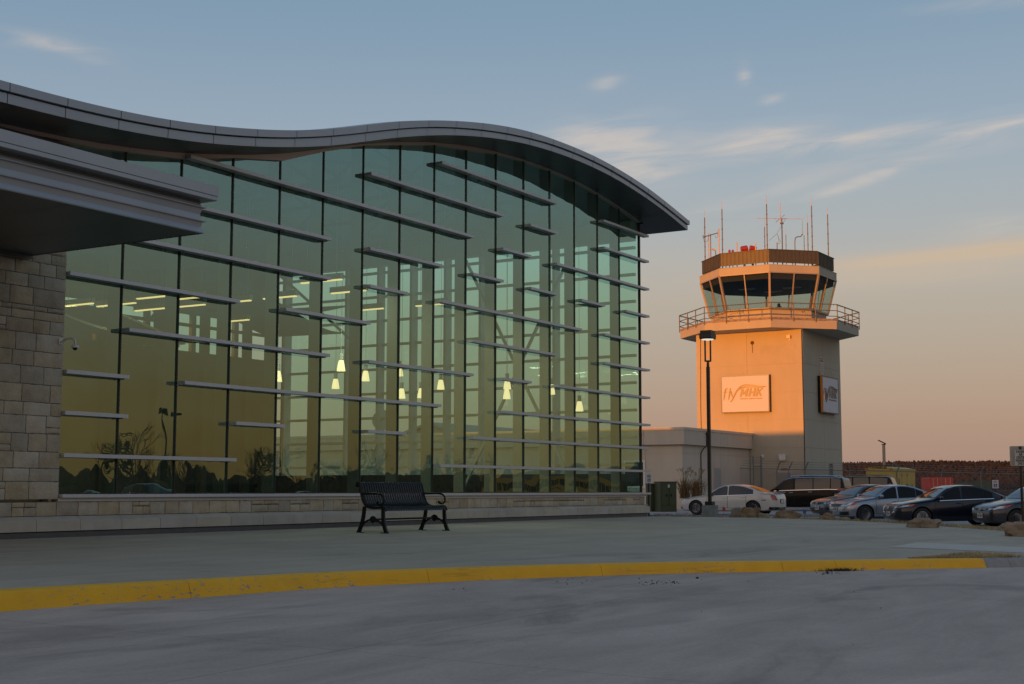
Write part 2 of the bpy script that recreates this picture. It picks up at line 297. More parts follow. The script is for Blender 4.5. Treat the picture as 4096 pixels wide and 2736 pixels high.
def kerb_yellow():
    m = bpy.data.materials.new('worn_yellow_paint'); m.use_nodes = True; t = m.node_tree; b = t.nodes['Principled BSDF']; b.inputs['Roughness'].default_value = .6
    tcn = t.nodes.new('ShaderNodeTexCoord')
    def n_(sc, st, det=8, rough=.6):
        mp_ = t.nodes.new('ShaderNodeMapping'); mp_.inputs['Scale'].default_value = st; t.links.new(tcn.outputs['Object'], mp_.inputs[0])
        n = t.nodes.new('ShaderNodeTexNoise'); n.inputs['Scale'].default_value = sc; n.inputs['Detail'].default_value = det; n.inputs['Roughness'].default_value = rough; t.links.new(mp_.outputs[0], n.inputs[0]); return n.outputs[0]
    def r_(s, a, b_, c, d):
        r = t.nodes.new('ShaderNodeMapRange'); t.links.new(s, r.inputs[0])
        for i, q in enumerate((a, b_, c, d)): r.inputs[i+1].default_value = q
        return r.outputs[0]
    def mix(f, c1, c2):
        x = t.nodes.new('ShaderNodeMixRGB'); t.links.new(f, x.inputs[0])
        for i, c in ((1, c1), (2, c2)):
            if isinstance(c, tuple): x.inputs[i].default_value = (*c, 1)
            else: t.links.new(c, x.inputs[i])
        return x.outputs[0]
    base = mix(r_(n_(3, (1, 1, 1)), .3, .7, 0, 1), (.80,.40,.003), (.90,.475,.005))
    scuff = mix(r_(n_(1.6, (.5, .5, 6), 9, .68), .60, .80, 0, .8), base, (.07,.045,.012))
    at = t.nodes.new('ShaderNodeVertexColor'); at.layer_name = 'low'; s_ = t.nodes.new('ShaderNodeSeparateColor'); t.links.new(at.outputs[0], s_.inputs[0])
    ml = t.nodes.new('ShaderNodeMath'); ml.operation = 'MULTIPLY'; t.links.new(r_(n_(14, (1, 1, 2.5), 6, .7), .57, .61, 0, 1), ml.inputs[0]); t.links.new(r_(n_(.8, (1, 1, 1), 2), .46, .56, 0, 1), ml.inputs[1])
    m2 = t.nodes.new('ShaderNodeMath'); m2.operation = 'MULTIPLY'; t.links.new(ml.outputs[0], m2.inputs[0]); t.links.new(s_.outputs[0], m2.inputs[1])
    fin = mix(m2.outputs[0], scuff, (.27,.26,.26)); t.links.new(fin, b.inputs['Base Color'])
    bp = t.nodes.new('ShaderNodeBump'); bp.inputs['Strength'].default_value = .3; bp.inputs['Distance'].default_value = .01; t.links.new(n_(30, (1, 1, 1)), bp.inputs['Height']); t.links.new(bp.outputs[0], b.inputs['Normal'])
    MATS['ky'] = m; return m
M_YELLOW = kerb_yellow()
kt = [(0,2359),(358,2338),(704,2321.5),(1073,2301),(1300,2287),(1646,2277),(1926,2266),(2391,2254),(2700,2247),(3075,2244),(3297,2241),(3648,2235.5),(3937,2232.8),(4096,2231)]
kb = [(0,2445),(370,2417),(763,2387),(1181,2360),(1300,2354),(1655,2331),(2123,2311),(2402,2301.5),(2700,2293),(3078,2283),(3303,2280),(3666,2274),(3937,2271),(4096,2268.5)]
TOPK = np.array([hitp(x, y, 0, SL, 0) for x, y in kt])
def smooth_curve(P, n):
    P = np.array(P); s = np.r_[0, np.cumsum(np.linalg.norm(np.diff(P[:, :2], axis=0), axis=1))]
    q = np.linspace(0, s[-1], n); out = np.stack([np.interp(q, s, P[:, i]) for i in range(P.shape[1])], 1)
    k = np.array([1, 2, 3, 4, 3, 2, 1.]); k /= k.sum()
    for _ in range(2):
        pad = np.vstack([2*out[0]-out[3:0:-1], out, 2*out[-1]-out[-2:-5:-1]]); out = np.stack([np.convolve(pad[:, i], k, 'valid') for i in range(out.shape[1])], 1)
    return out
KB = smooth_curve(TOPK, 70)            # back edge of the kerb top
e0 = KB[0]-(KB[6]-KB[0])/np.linalg.norm((KB[6]-KB[0])[:2])*9; e1 = KB[-1]+(KB[-1]-KB[-7])/np.linalg.norm((KB[-1]-KB[-7])[:2])*14
t_ = np.linspace(0, 1, 10)[:-1, None]; KB = np.vstack([e0*(1-t_)+KB[0]*t_, KB, KB[-1]*(1-t_[::-1])+e1*t_[::-1]]); 
KB[:, 2] = [pav_z(q[0], q[1]) for q in KB]
tg = np.gradient(KB[:, :2], axis=0); tg /= np.linalg.norm(tg, axis=1)[:, None]; OUT = np.stack([tg[:, 1], -tg[:, 0]], 1)   # towards the road (right of +X travel = -Y)
# road plane through the foot of the kerb
fx = []
for (x, y) in kb:
    i = np.argmin(np.abs([ (RM@(q-CAM))[0]/(RM@(q-CAM))[2]*F+2048-x for q in KB])); fxy = KB[i, :2]+OUT[i]*.20
    d = ray(x, y); t = np.hypot(*(fxy-CAM[:2]))/np.hypot(d[0], d[1]); fx.append((fxy[0], fxy[1], CAM[2]+d[2]*t))
fx = np.array(fx); A_ = np.c_[fx[:, :2], np.ones(len(fx))]; ra, rb_, rc = np.linalg.lstsq(A_, fx[:, 2], rcond=None)[0]
def road_z(x, y): return ra*x+rb_*y+rc
def kerb_profile(i):
    b = KB[i]; o = OUT[i]; zt = b[2]+.004; zr = road_z(*(b[:2]+o*.2))
    h = zt-zr; pr = [(0, zt-.05), (0, zt), (.11, zt-.002), (.135, zt-.010), (.15, zt-.028), (.17, zr+h*.45), (.19, zr+.012), (.20, zr-.02)]
    return [(b[0]+o[0]*d, b[1]+o[1]*d, z) for d, z in pr]
def kerb_seg(i0, i1, mat_, name, par):
    mb = MB(); P = [kerb_profile(i) for i in range(i0, i1+1)]; a = (P[1][0][0]-P[0][0][0], P[1][0][1]-P[0][0][1]); l = math.hypot(*a)
    P[0] = [(q[0]+a[0]/l*.006, q[1]+a[1]/l*.006, q[2]) for q in P[0]]
    mb.grid(P); mb.f += [tuple(range(len(P[0])))[::-1], tuple(range(len(mb.v)-len(P[0]), len(mb.v)))]; mb.m += [0, 0]
    o = mb.build(name, mat_, None, 35); ca = o.data.color_attributes.new('low', 'FLOAT_COLOR', 'POINT'); n = len(P[0])
    lv = [0, 0, .25, .5, .6, 1, 1, 1]
    for k in range(len(o.data.vertices)): q = lv[k % n]; ca.data[k].color = (q, q, q, 1)
    if par: o.parent = par
    return o
kpx = np.array([(RM@(q-CAM))[0]/(RM@(q-CAM))[2]*F+2048 for q in KB])
cuts = [0]+[int(np.argmin(np.abs(kpx-x))) for x in (748, 1650, 2396, 3075, 3302)]
yend = int(np.searchsorted(kpx, 3937))-1; yk = []
kerb = thing('kerb', 'long yellow painted concrete kerb along the drop-off road', 'kerb'); del kerb['category']; kerb['kind'] = 'structure'; del kerb['label']
for a, b in zip(cuts, cuts[1:]+[yend]): kerb_seg(a, b, M_YELLOW, 'yellow_kerb_section', kerb)
pk = [yend, int(np.argmin(np.abs(kpx-4014))), len(KB)-1]
for a, b in zip(pk, pk[1:]): kerb_seg(a, max(b, a+1), M_KERBPLAIN, 'plain_kerb_section', kerb)
# pavement sheet: from kerb back to wall and round to the far edge
fe = [hitp(x, y, 0, 0 if y < 2067 else SL, 0) for x, y in [(2650,2064.7),(2896,2069),(3235,2076),(3537,2089),(3771,2106),(3888,2114),(4096,2131)]]
FE = smooth_curve(fe, 30); x1 = FE[-1]+(FE[-1]-FE[-3])/np.linalg.norm((FE[-1]-FE[-3])[:2])*9; FE = np.vstack([FE, x1])
mb = MB(); inner = []
for q in KB:
    k = (RM@(q-CAM)); inner.append(q)
# pavement polygon strip between kerb line and opposite line (wall, then far edge)
opp = [(-30, .5), (17.2, .5)]+[(q[0], q[1]) for q in FE]; ol = np.array(opp); os_ = np.r_[0, np.cumsum(np.hypot(*np.diff(ol, axis=0).T))]
ks = np.r_[0, np.cumsum(np.hypot(*np.diff(KB[:, :2], axis=0).T))]; rows = []
for u in np.linspace(0, 1, 120):
    a = np.array([np.interp(u*ks[-1], ks, KB[:, i]) for i in (0, 1)]); b = np.array([np.interp(u*os_[-1], os_, ol[:, i]) for i in (0, 1)])
    rows.append([(*(a*(1-s)+b*s), pav_z(*(a*(1-s)+b*s))) for s in np.linspace(0, 1, 24)])
mb.grid(rows); pv = mb.build('pavement', M_PAVE); tag(pv, kind='structure')
mb = MB(); sq_ = [hitp(x, y, 0, SL, 0) for x, y in ((3560,2189), (3668,2170), (4096,2190), (4400,2205), (4400,2232), (4096,2212))]
mb.add([(q[0], q[1], pav_z(q[0], q[1])+.004) for q in sq_], [tuple(range(6))]); st_ = mb.build('paving_strip', mat('new_pale_concrete', (.56,.50,.43), .85, 0, .08, 4, .2, 60)); tag(st_, kind='structure')
mb = MB(); rows = []
for i in range(0, len(KB)):
    b = KB[i, :2]+OUT[i]*.19; rows.append([(*(b+np.array([0.0, -1])*s), road_z(*(b+np.array([0.0, -1])*s))) for s in (0, .3, 2, 6, 14, 30, 60)])
rows.insert(0, [(q[0]-60, q[1], road_z(q[0]-60, q[1])) for q in rows[0]]); rows.append([(q[0]+60, q[1], max(-1.2, road_z(q[0]+60, q[1]))) for q in rows[-1]])
mb.grid(rows); rd = mb.build('road', M_ROAD); tag(rd, kind='structure')
# gutter seam: a slightly darker strip of concrete beside the kerb
# parking lot and field
def lot_z(x, y): return -.62+.0065*max(0, min(40, x-25))
mb = MB(); xs = [14, 20, 25, 30, 35, 40, 45, 50, 55, 60, 65, 70, 78, 90, 120]; ys = [-60, -40, -20, -10, -5, 0, 5, 10, 14, 20, 30, 50]
mb.grid([[(x, y, lot_z(x, y)-.02 if x > 19 else -1.3) for y in ys] for x in xs]); lot = mb.build('parking_lot', M_LOT); tag(lot, kind='structure')
mb = MB(); S_ = 6000
mb.grid([[(x, y, -1.35) for y in (-S_, -400, -80, 0, 80, 400, S_)] for x in (-S_, -400, -80, 0, 80, 400, S_)]); gd = mb.build('ground', M_FIELD); tag(gd, kind='structure')
# verge bed beyond the pavement, dropping to the lot
M_BED = mat('dry_verge_soil', (.10,.075,.045), .95, 0, .4, 2.5, .6, 20)
mb = MB(); rows = []
fn = np.gradient(FE[:, :2], axis=0); fn /= np.linalg.norm(fn, axis=1)[:, None]; FO = np.stack([-fn[:, 1], fn[:, 0]], 1)
if FO[5] @ (np.array([60., 5])-FE[5, :2]) < 0: FO = -FO
for i in range(len(FE)):
    rows.append([(FE[i, 0]+FO[i, 0]*s, FE[i, 1]+FO[i, 1]*s, pav_z(*FE[i, :2])-.012-dz*(pav_z(*FE[i, :2])-lot_z(FE[i, 0]+3, 0))) for s, dz in ((0, 0), (.5, .03), (1.2, .2), (2.2, .7), (3.2, 1.04))])
mb.grid(rows); bed = mb.build('verge_bed', M_BED); tag(bed, kind='structure')
# ------------------------------------------------------------------ terminal building
SP = 1.2192; XR = 18.235
TB = thing('terminal_building', 'stone and green glass terminal hall with wavy silver roof', 'terminal', (0, 0, 0))
EAVE = -1.05
ft = [(0,319),(95,347),(230,384),(357,416),(480,444),(597,467),(709,487),(811,500),(913,511),(1000,516),(1101,522),(1191,525),(1276,521.5),(1356,515),(1432,505),(1505.6,494),(1575.5,486),(1645,481),(1713,479.6),(1778,480.7),(1841,483.5),(1901,487.5),(1964,494),(2020,503.5),(2074.6,513.7),(2129,526.7),(2200,550.5),(2328,600),(2416,641.7),(2541,716),(2620,771),(2693,831),(2745,874)]
fm = [(0,353.6),(99.5,384),(234.7,418),(484.7,476),(714,519),(913,541),(1000,547),(1196,553),(1400,538.6),(1577,513),(1718.6,504.5),(1843,508),(2013,526.7),(2200,570),(2276,600),(2398,650.7),(2529,726.7),(2660.5,822),(2745.5,891.6)]
fb = [(0,404.6),(99.5,431.6),(143,445.4),(398,504),(632.6,549),(847,578),(1000,587),(1222,591),(1302,588),(1400,576.7),(1529.5,555),(1601,547),(1735.6,539),(1863,540),(1986,551.5),(2095,571),(2200,600),(2344.5,653.7),(2475.7,719),(2607,805.7),(2672.5,853.4),(2743,915)]
XS = np.linspace(-9, 19.13, 120)
def prof(pts, Y):
    P = np.array([hit(x, y, 1, Y) for x, y in pts]); o = np.argsort(P[:, 0]); P = P[o]
    sl = (P[3, 2]-P[0, 2])/(P[3, 0]-P[0, 0]); P = np.vstack([[P[0, 0]-8, 0, P[0, 2]-8*sl*1.0], P])
    sr = (P[-1, 2]-P[-3, 2])/(P[-1, 0]-P[-3, 0]); P = np.vstack([P, [P[-1, 0]+1, 0, P[-1, 2]+sr]])
    z = np.interp(XS, P[:, 0], P[:, 2]); k = np.ones(7)/7
    for _ in range(2):
        zp = np.r_[2*z[0]-z[3:0:-1], z, 2*z[-1]-z[-2:-5:-1]]; z = np.convolve(zp, k, 'valid')
    return z
ZT, ZM, ZB = prof(ft, EAVE-.04), prof(fm, EAVE-.04), prof(fb, EAVE)
zb = lambda x: float(np.interp(x, XS, ZB)); zt = lambda x: float(np.interp(x, XS, ZT)); zm = lambda x: float(np.interp(x, XS, ZM))
HEAD = [5.90, 6.04, 6.175, 6.448, 6.651, 7.086, 7.464, 7.736, 8.001, 8.149, 8.324, 8.400, 8.422, 8.386, 8.319, 8.131, 7.987]     # i = -1..15
xm = [i*SP for i in range(-1, 15)]+[XR]; xm[0] = -1.215
def hz(x): return float(np.interp(x, xm, HEAD))
BACK = 13.0
# fascia panels, upper band proud of the lower one
up_, lo_ = MB(), MB(); pan = np.arange(-9, 19.12, .985); pan = np.r_[pan[:-1], 19.12]
for a, b in zip(pan[:-1], pan[1:]):
    n = 3; q = np.linspace(a+.006, b-.006, n+1); lift = .008*((int(a*7) % 3)-1)
    up_.grid([[(x, EAVE-.045, zm(x)), (x, EAVE-.045, zt(x)+.004*lift), (x, EAVE+.20, zt(x)+.03), (x, EAVE+.2, zm(x)), (x, EAVE-.045, zm(x))] for x in q])
    lo_.grid([[(x, EAVE, zb(x)), (x, EAVE-.004, (zb(x)+zm(x))/2), (x, EAVE, zm(x)-.022), (x, EAVE+.15, zm(x)-.022), (x, EAVE+.15, zb(x)+.01), (x, EAVE, zb(x))] for x in q])
roof = MB()
roof.grid([[(x, EAVE+.1, zt(x)+.01), (x, BACK+1.2, zt(x)+.02), (x, BACK+1.2, zb(x)), (x, EAVE+.14, zb(x)+.05)] for x in XS], closed=True)
roof.prism([(19.115, EAVE+.002, zb(19.1)), (19.115, BACK+1.2, zb(19.1)), (19.115, BACK+1.2, zm(19.1)-.02), (19.115, EAVE+.002, zm(19.1)-.02)], (.02, 0, 0)); roof.prism([(19.115, EAVE-.045, zm(19.1)), (19.115, BACK+1.2, zm(19.1)), (19.115, BACK+1.2, zt(19.1)), (19.115, EAVE-.045, zt(19.1))], (.05, 0, 0))
rf = roof.build('roof', [M_FASCIA], TB, 30)
up_.build('upper_fascia', M_FASCIA, rf, 30); lo_.build('lower_fascia', M_FASCIA, rf, 30)
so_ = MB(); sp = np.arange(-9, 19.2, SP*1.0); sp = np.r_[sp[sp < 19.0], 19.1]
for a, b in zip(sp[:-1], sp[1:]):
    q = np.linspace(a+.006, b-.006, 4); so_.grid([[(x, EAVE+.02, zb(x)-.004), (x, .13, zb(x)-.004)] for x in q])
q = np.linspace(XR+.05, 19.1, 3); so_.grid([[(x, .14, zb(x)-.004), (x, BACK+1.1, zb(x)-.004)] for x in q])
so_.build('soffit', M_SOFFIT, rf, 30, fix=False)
tr = MB()
for i in range(len(xm)-1):
    q = np.linspace(xm[i]+(.004 if i else -9+1.215), xm[i+1]-.004, 10 if i else 16)
    tr.grid([[(x, -.075, hz(max(x, -1.2))-.035 if x > -1.2 else zb(x)-.07), (x, -.075, zb(x)-.006), (x, .10, zb(x)-.006), (x, .10, hz(max(x, -1.2))-.03 if x > -1.2 else zb(x)-.07)] for x in q], closed=True)
tr.build('head_trim', M_TRIM, TB, 30)
# mullions and the painted columns behind them
for i, x in enumerate(xm[1:-1]):
    mb = MB(); mb.box(x-.013, x+.013, -.016, -.002, .62, hz(x)-.03); m_ = mb.build('mullion', M_MULL, TB)
    mb = MB(); mb.box(x-.035, x+.035, .02, .27, .10, zb(x)+.22); mb.build('wall_column', mat('taupe_column_paint', (.30,.275,.225), .6, 0, .04, 2), TB)
mb = MB(); mb.box(XR-.01, XR+.035, -.03, .03, .62, hz(XR)-.02); mb.box(XR+.03, XR+.10, -.09, .0, hz(XR)-.12, hz(XR)+.02); mb.build('corner_mullion', M_MULL, TB)
mb = MB(); mb.box(-1.23, XR, -.02, .09, .58, .64); mb.build('bottom_rail', M_MULL, TB)
# panes
for i in range(len(xm)-1):
    a, b = xm[i]+.003, xm[i+1]-.003; jx, jz = random.uniform(-.012, .012), random.uniform(-.006, .006)
    mb = MB(); n = 6
    mb.grid([[(a+(b-a)*u, jx*(u-.5)*.5+.006, .6+(hz(a+(b-a)*u)-.02-.6)*v) for v in (0, .5, 1)] for u in np.linspace(0, 1, n)])
    g = mb.build('glass_pane', G_FACADE, TB, 'all', fix=False)
# sun shades: (height, first mullion, last mullion)
H_ = [.61+0, 1.22, 1.84, 2.445, 3.175, 3.915, 4.64, 5.38, 6.11, 6.86, 7.6]
sh = [(6.14+.06,1,8),(5.385,1,4),(4.64,0,4),(3.925,-1,2),(6.88,5,9),(7.6,7,11),(6.87,10,11),(7.58,13,15),(5.39,5,7),(6.12,9,10),(6.88,13,15),(6.12,11,15),(5.38,8,9),(4.655,5,6),(5.375,10,11),(5.385,12,13),(4.645,7,12),(5.38,14,15),(3.925,3,5),(3.195,0,4),(3.92,8,11),(4.65,13,15),(3.92,13,15),(3.18,5,8),(2.455,-1,0),(2.45,1,7),(3.18,9,10),(3.175,11,15),(1.845,-1,0),(1.84,2,3),(1.835,5,6),(2.445,9,15),(1.83,8,15),(1.22,-1,2),(1.215,7,15)]
for z, a, b in sh:
    xa = a*SP if a >= 0 else -1.19; xb = b*SP+.03 if b < 15 else XR+.22
    mb = MB(); mb.box(xa, xb, -.195, -.03, z-.052, z-.004)
    mb.box(xa, xb, -.201, -.196, z-.056, z+.002); mb.box(xa-.004, xa-.001, -.2, -.03, z-.056, z)
    for k in range(max(a, 0), min(b, 14)+1): mb.box(k*SP-.012, k*SP+.012, -.12, -.027, z-.068, z-.053)
    mb.build('sun_shade', M_SHADE, TB)
mb = MB(); mb.box(-1.19, 9.6, -.20, .0, .572, .622); mb.box(9.605, XR+.215, -.20, .0, .572, .622); mb.box(-1.20, XR+.12, -.115, .02, .515, .560); mb.box(-1.195, XR+.11, -.105, .02, .560, .5725); mb.build('window_sill', M_SHADE, TB)
# stonework
def stone(mb, x0, x1, z0, z1, yf, d=.16, seed=0, rough=.011):
    nx = max(3, int((x1-x0)/.055)); nz_ = max(3, int((z1-z0)/.05)); P = []
    g = .006; jl, jr = random.uniform(-.006, .006), random.uniform(-.006, .006)
    for i in range(nx+1):
        u = i/nx; row = [(x0+g+(x1-x0-2*g)*u, yf+d, z0+g)]
        for j in range(nz_+1):
            v = j/nz_; x = x0+g+(x1-x0-2*g)*u; z = z0+g+(z1-z0-2*g)*v
            e = min(u, 1-u)*(x1-x0), min(v, 1-v)*(z1-z0); ed = min(1, min(e)/.018)
            n = mnoise.noise(Vector((x*9+seed, z*9, seed*2.3)))+.6*mnoise.noise(Vector((x*22, z*26, seed)))
            wob = .007*mnoise.noise(Vector((z*14 if u in (0, 1) else x*14, seed*3.3, u+v*2)))
            row.append((x+(wob if u in (0, 1) else 0), yf-ed*(.008+rough*n)+(1-ed)*.010, z+(wob if v in (0, 1) else 0)))
        row.append((x0+g+(x1-x0-2*g)*u, yf+d, z1-g)); P.append(row)
    mb.grid(P); mb.f += [tuple(range(len(mb.v)-len(P)*len(P[0]), len(mb.v)-len(P)*len(P[0])+len(P[0])))[::-1], tuple(range(len(mb.v)-len(P[0]), len(mb.v)))]; mb.m += [0, 0]
pier = MB(); z = .545; sid = 0
YP = -.135
ZTOP = 7.2
while z < ZTOP:
    h = random.choice([.19, .20, .22, .24, .26]); x = -3.6+random.uniform(0, .3); first = True
    z1 = z+h; rowx = [x]
    while rowx[-1] < -1.25: rowx.append(rowx[-1]+random.uniform(.28, .52))
    rowx[-1] = -1.20
    if rowx[-1]-rowx[-2] < .16: rowx.pop(-2)
    for a, b in zip(rowx[:-1], rowx[1:]):
        sid += 1
        if z+.2 > zb((a+b)/2)-.15 or z+h > zb((a+b)/2)-.08: continue
        if random.random() < .35 and h > .19:
            k = random.choice([.36, .62]); m_ = a+(b-a)*random.uniform(.4, .6)
            stone(pier, a, b, z, z+h*k, YP, seed=sid)
            if random.random() < .5 and b-a > .34: stone(pier, a, m_, z+h*k, z1, YP, seed=sid+500); stone(pier, m_, b, z+h*k, z1, YP, seed=sid+700)
            else: stone(pier, a, b, z+h*k, z1, YP, seed=sid+500)
        else: stone(pier, a, b, z, z1, YP, seed=sid)
    z = z1
pier.build('stone_pier', M_STONE, TB, 55)
mb = MB(); mb.box(-3.7, -1.225, YP+.012, .3, .55, min(zb(-1.3), zb(-2.6))-.06); mb.box(-3.7, XR-.01, -.095, .5, -.3, .51); mb.box(-3.7, XR-.02, -.2, -.1, -.4, .1); mb.build('mortar_core', M_MORTAR, TB)
base = MB(); x = -3.7
while x < XR-.05:
    wd = random.uniform(.26, .42); x1_ = x+wd if x+wd < XR-.22 else XR+.005
    if random.random() < .3: wd2 = (x1_-x)*random.uniform(1.2, 1.9); x1_ = x+wd2 if x+wd2 < XR-.22 else XR+.005; k = .37; mid = x+(x1_-x)*random.uniform(.35, .65); stone(base, x, mid, .305, .305+.205*(1-k), -.118, seed=x); stone(base, mid, x1_, .305, .305+.205*(1-k), -.118, seed=x+3); m2 = x+(x1_-x)*random.uniform(.3, .7); stone(base, x, m2, .305+.205*(1-k), .512, -.118, seed=x+9); stone(base, m2, x1_, .305+.205*(1-k), .512, -.118, seed=x+5)
    else: stone(base, x, x1_, .305, .512, -.118, seed=x)
    x = x1_
base.build('stone_base_course', M_STONE, TB, 55)
pl = MB(); x = -4.05
while x < XR:
    b = min(x+.80, XR+.10); a = x+.004; c = b-.004
    if XR+.10-b < .3: b = XR+.10; c = b
    pr = [(-.10, .302), (-.205, .255), (-.215, .245), (-.218, .09), (-.10, .09)]
    pl.grid([[(xx, y, z) for y, z in pr] for xx in (a, (a+c)/2, c)], closed=True); n = 5; o_ = len(pl.v)-15
    pl.f += [tuple(range(o_, o_+5))[::-1], tuple(range(o_+10, o_+15))]; pl.m += [0, 0]; x = b
    if c >= XR+.09: break
# end return of the plinth along the end wall
pl.grid([[(XR+(-y-.118), yy, z) for y, z in pr] for yy in (-.21, 6, 13)], closed=True)
pl.build('plinth', M_PLINTH, TB, 30)
bt = MB(); x = -3.7
while x < XR+.05:
    wd = random.uniform(.22, .5); b = min(x+wd, XR+.065); stone(bt, x, b, -.12, .088, -.185, seed=x+40, rough=.006); x = b
bt.box(XR-.1, XR+.06, -.17, 13, -.3, .085)
bt.build('bottom_course', M_STONE, TB, 55)
mb = MB(); mb.box(-3.7, XR+.045, -.20, -.1, .076, .0885); mb.build('flashing_strip', M_MORTAR, TB)
# end wall: glazed, facing the tower
EW = []
fr = MB(); ys = [0.06+SP*k for k in range(11)]
for y in ys[1:]: fr.box(XR-.10, XR+.03, y-.025, y+.025, .3, min(7.5, zb(XR)-.2)); 
for y in ys[1::1]: fr.box(XR-.30, XR-.11, y-.04, y+.04, .1, zb(XR)+.05)
for k in range(0, 10): fr.box(XR-.09, XR+.025, .1, BACK, .62+.735*k-.035, .62+.735*k+.035)
fr.box(XR-.25, XR+.03, .1, BACK, 7.42, zb(XR)+.02); fr.box(XR-.2, XR+.06, .02, BACK, .0, .56)
fr.bar((XR-.8, 1.5, .6), (XR-.8, 5.2, 7.4), .07, .07); fr.bar((XR-.8, 5.2, .6), (XR-.8, 1.5, 7.4), .07, .07); fr.bar((XR-.8, 9.0, 5), (XR-.8, 12.4, 7.6), .07, .07)
fr.build('end_wall_frame', M_COLUMN, TB)
mb = MB(); mb.box(XR-.32, XR-.205, .3, BACK, .1, 1.12); mb.build('end_wall_dado', mat('dark_wainscot', (.05,.042,.035), .6), TB)
mb = MB(); mb.box(-9, XR-.4, BACK-.1, BACK-.01, .1, 1.6); mb.build('back_wall_dado', MATS['dark_wainscot'], TB)
for a, b in zip(ys[:-1], ys[1:]):
    mb = MB(); mb.add([(XR, a+.02, .56), (XR, b-.02, .56), (XR, b-.02, 7.43), (XR, a+.02, 7.43)], [(0, 1, 2, 3)]); mb.build('end_glass_pane', G_FAR, TB, fix=False)
# back wall with clerestory
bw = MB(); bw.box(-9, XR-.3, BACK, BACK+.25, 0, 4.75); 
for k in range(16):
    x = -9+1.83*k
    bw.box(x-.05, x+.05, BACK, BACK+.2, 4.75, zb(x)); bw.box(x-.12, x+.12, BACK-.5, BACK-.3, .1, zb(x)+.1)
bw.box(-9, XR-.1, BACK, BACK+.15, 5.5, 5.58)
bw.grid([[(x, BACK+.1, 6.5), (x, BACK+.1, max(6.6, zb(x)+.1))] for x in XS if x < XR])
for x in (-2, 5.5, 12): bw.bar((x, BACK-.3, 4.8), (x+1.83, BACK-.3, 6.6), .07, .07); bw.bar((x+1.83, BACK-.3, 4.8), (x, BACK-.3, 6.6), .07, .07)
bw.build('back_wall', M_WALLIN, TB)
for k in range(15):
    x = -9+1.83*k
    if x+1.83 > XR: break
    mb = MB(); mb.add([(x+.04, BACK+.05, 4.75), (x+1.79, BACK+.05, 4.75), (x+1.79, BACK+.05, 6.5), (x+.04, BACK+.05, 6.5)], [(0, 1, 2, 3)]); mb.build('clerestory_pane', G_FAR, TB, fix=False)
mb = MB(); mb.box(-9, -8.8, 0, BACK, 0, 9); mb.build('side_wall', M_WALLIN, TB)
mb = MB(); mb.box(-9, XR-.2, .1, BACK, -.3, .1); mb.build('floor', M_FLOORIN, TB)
# ceiling deck, trusses, ducts, wavy acoustic panels
dk = MB(); q = np.arange(-8.8, XR-.05, .09)
dk.grid([[(x, .12, zb(x)+.24+(.035 if k % 4 < 2 else 0)), (x, BACK, zb(x)+.24+(.035 if k % 4 < 2 else 0))] for k, x in enumerate(q)]); dk.build('ceiling_deck', M_DECK, TB, fix=False)
for x in np.arange(-6.1, 18, 2.438):
    mb = MB(); z1 = zb(x)+.16; z0 = z1-.85
    mb.bar((x, .5, z1), (x, BACK-.1, z1), .12, .1); mb.bar((x, .5, z0), (x, BACK-.1, z0), .1, .1)
    yy = np.linspace(.5, BACK-.1, 11)
    for k in range(10): mb.bar((x, yy[k], z1 if k % 2 else z0), (x, yy[k+1], z0 if k % 2 else z1), .06, .06)
    mb.build('roof_truss', M_STEEL, TB)
for y in (3.2, 6.4, 9.6):
    mb = MB(); mb.tube([(x, y, zb(x)+.02) for x in XS if -8.5 < x < XR-.3], .045, 6); mb.build('roof_purlin', M_STEEL, TB, True)
mb = MB(); mb.tube([(-8, 10.5, 5.6), (14.5, 10.5, 5.7)], .28, 14); mb.build('air_duct', M_STEEL, TB, True)
for (x0, y0, w_, d_, z0, am, ph) in [(1.0, 7.0, 5.2, 2.4, 4.45, .28, 0), (6.5, 8.6, 4.8, 2.2, 4.65, .25, 1.1), (8.6, 5.6, 4.0, 2.0, 5.25, .22, 2.1), (12.4, 8.4, 3.6, 2.4, 5.35, .22, .5), (3.2, 4.0, 3.4, 1.8, 5.5, .18, 1.7)]:
    mb = MB(); P = []
    for u in np.linspace(0, 1, 14):
        x = x0+w_*u; z = z0+am*math.sin(u*4.6+ph); P.append([(x, y0, z), (x, y0+d_, z+.05), (x, y0+d_, z+.10), (x, y0, z+.05)])
    mb.grid(P, closed=True); mb.build('ceiling_panel', M_WALLIN, TB, 30)
# interior notice panel and door in the back wall at lower left
mb = MB(); mb.box(4.5, 5.0, BACK-.06, BACK-.02, 1.2, 2.7); mb.build('notice_board', M_WHITE, TB)

# canopy over the drop-off
cp_ = MB(); CX, CY = -1.955, -3.6
def cring(x, y, zs):      # front and side profile, mitred at the corner
    pass
levels = [(4.036, .012), (4.05, .02), (4.12, -.012), (4.188, .002), (4.192, .034), (4.203, .036), (4.206, -.006), (4.29, -.02), (4.372, .0), (4.376, .034), (4.388, .036), (4.391, -.004), (4.43, -.02), (4.482, -.03)]
P = []
for z_, o_ in levels: P.append([(-14, CY-o_, z_), (CX+o_, CY-o_, z_), (CX+o_, -.14, z_)])
cp_.grid(P); cp_.build('canopy_fascia', M_FASCIA, TB, 20, fix=False)
mb = MB(); q = .14
for z0, z1, e in ((4.485, 4.535, 0), (4.542, 4.678, .006)): mb.box(-14, CX+q+e, CY-q-e, -.14, z0, z1)
mb.build('canopy_cap', M_FASCIA, TB)
mb = MB(); ss = np.arange(-14, CX+.01, 1.1); ss = np.r_[ss, CX-.03]
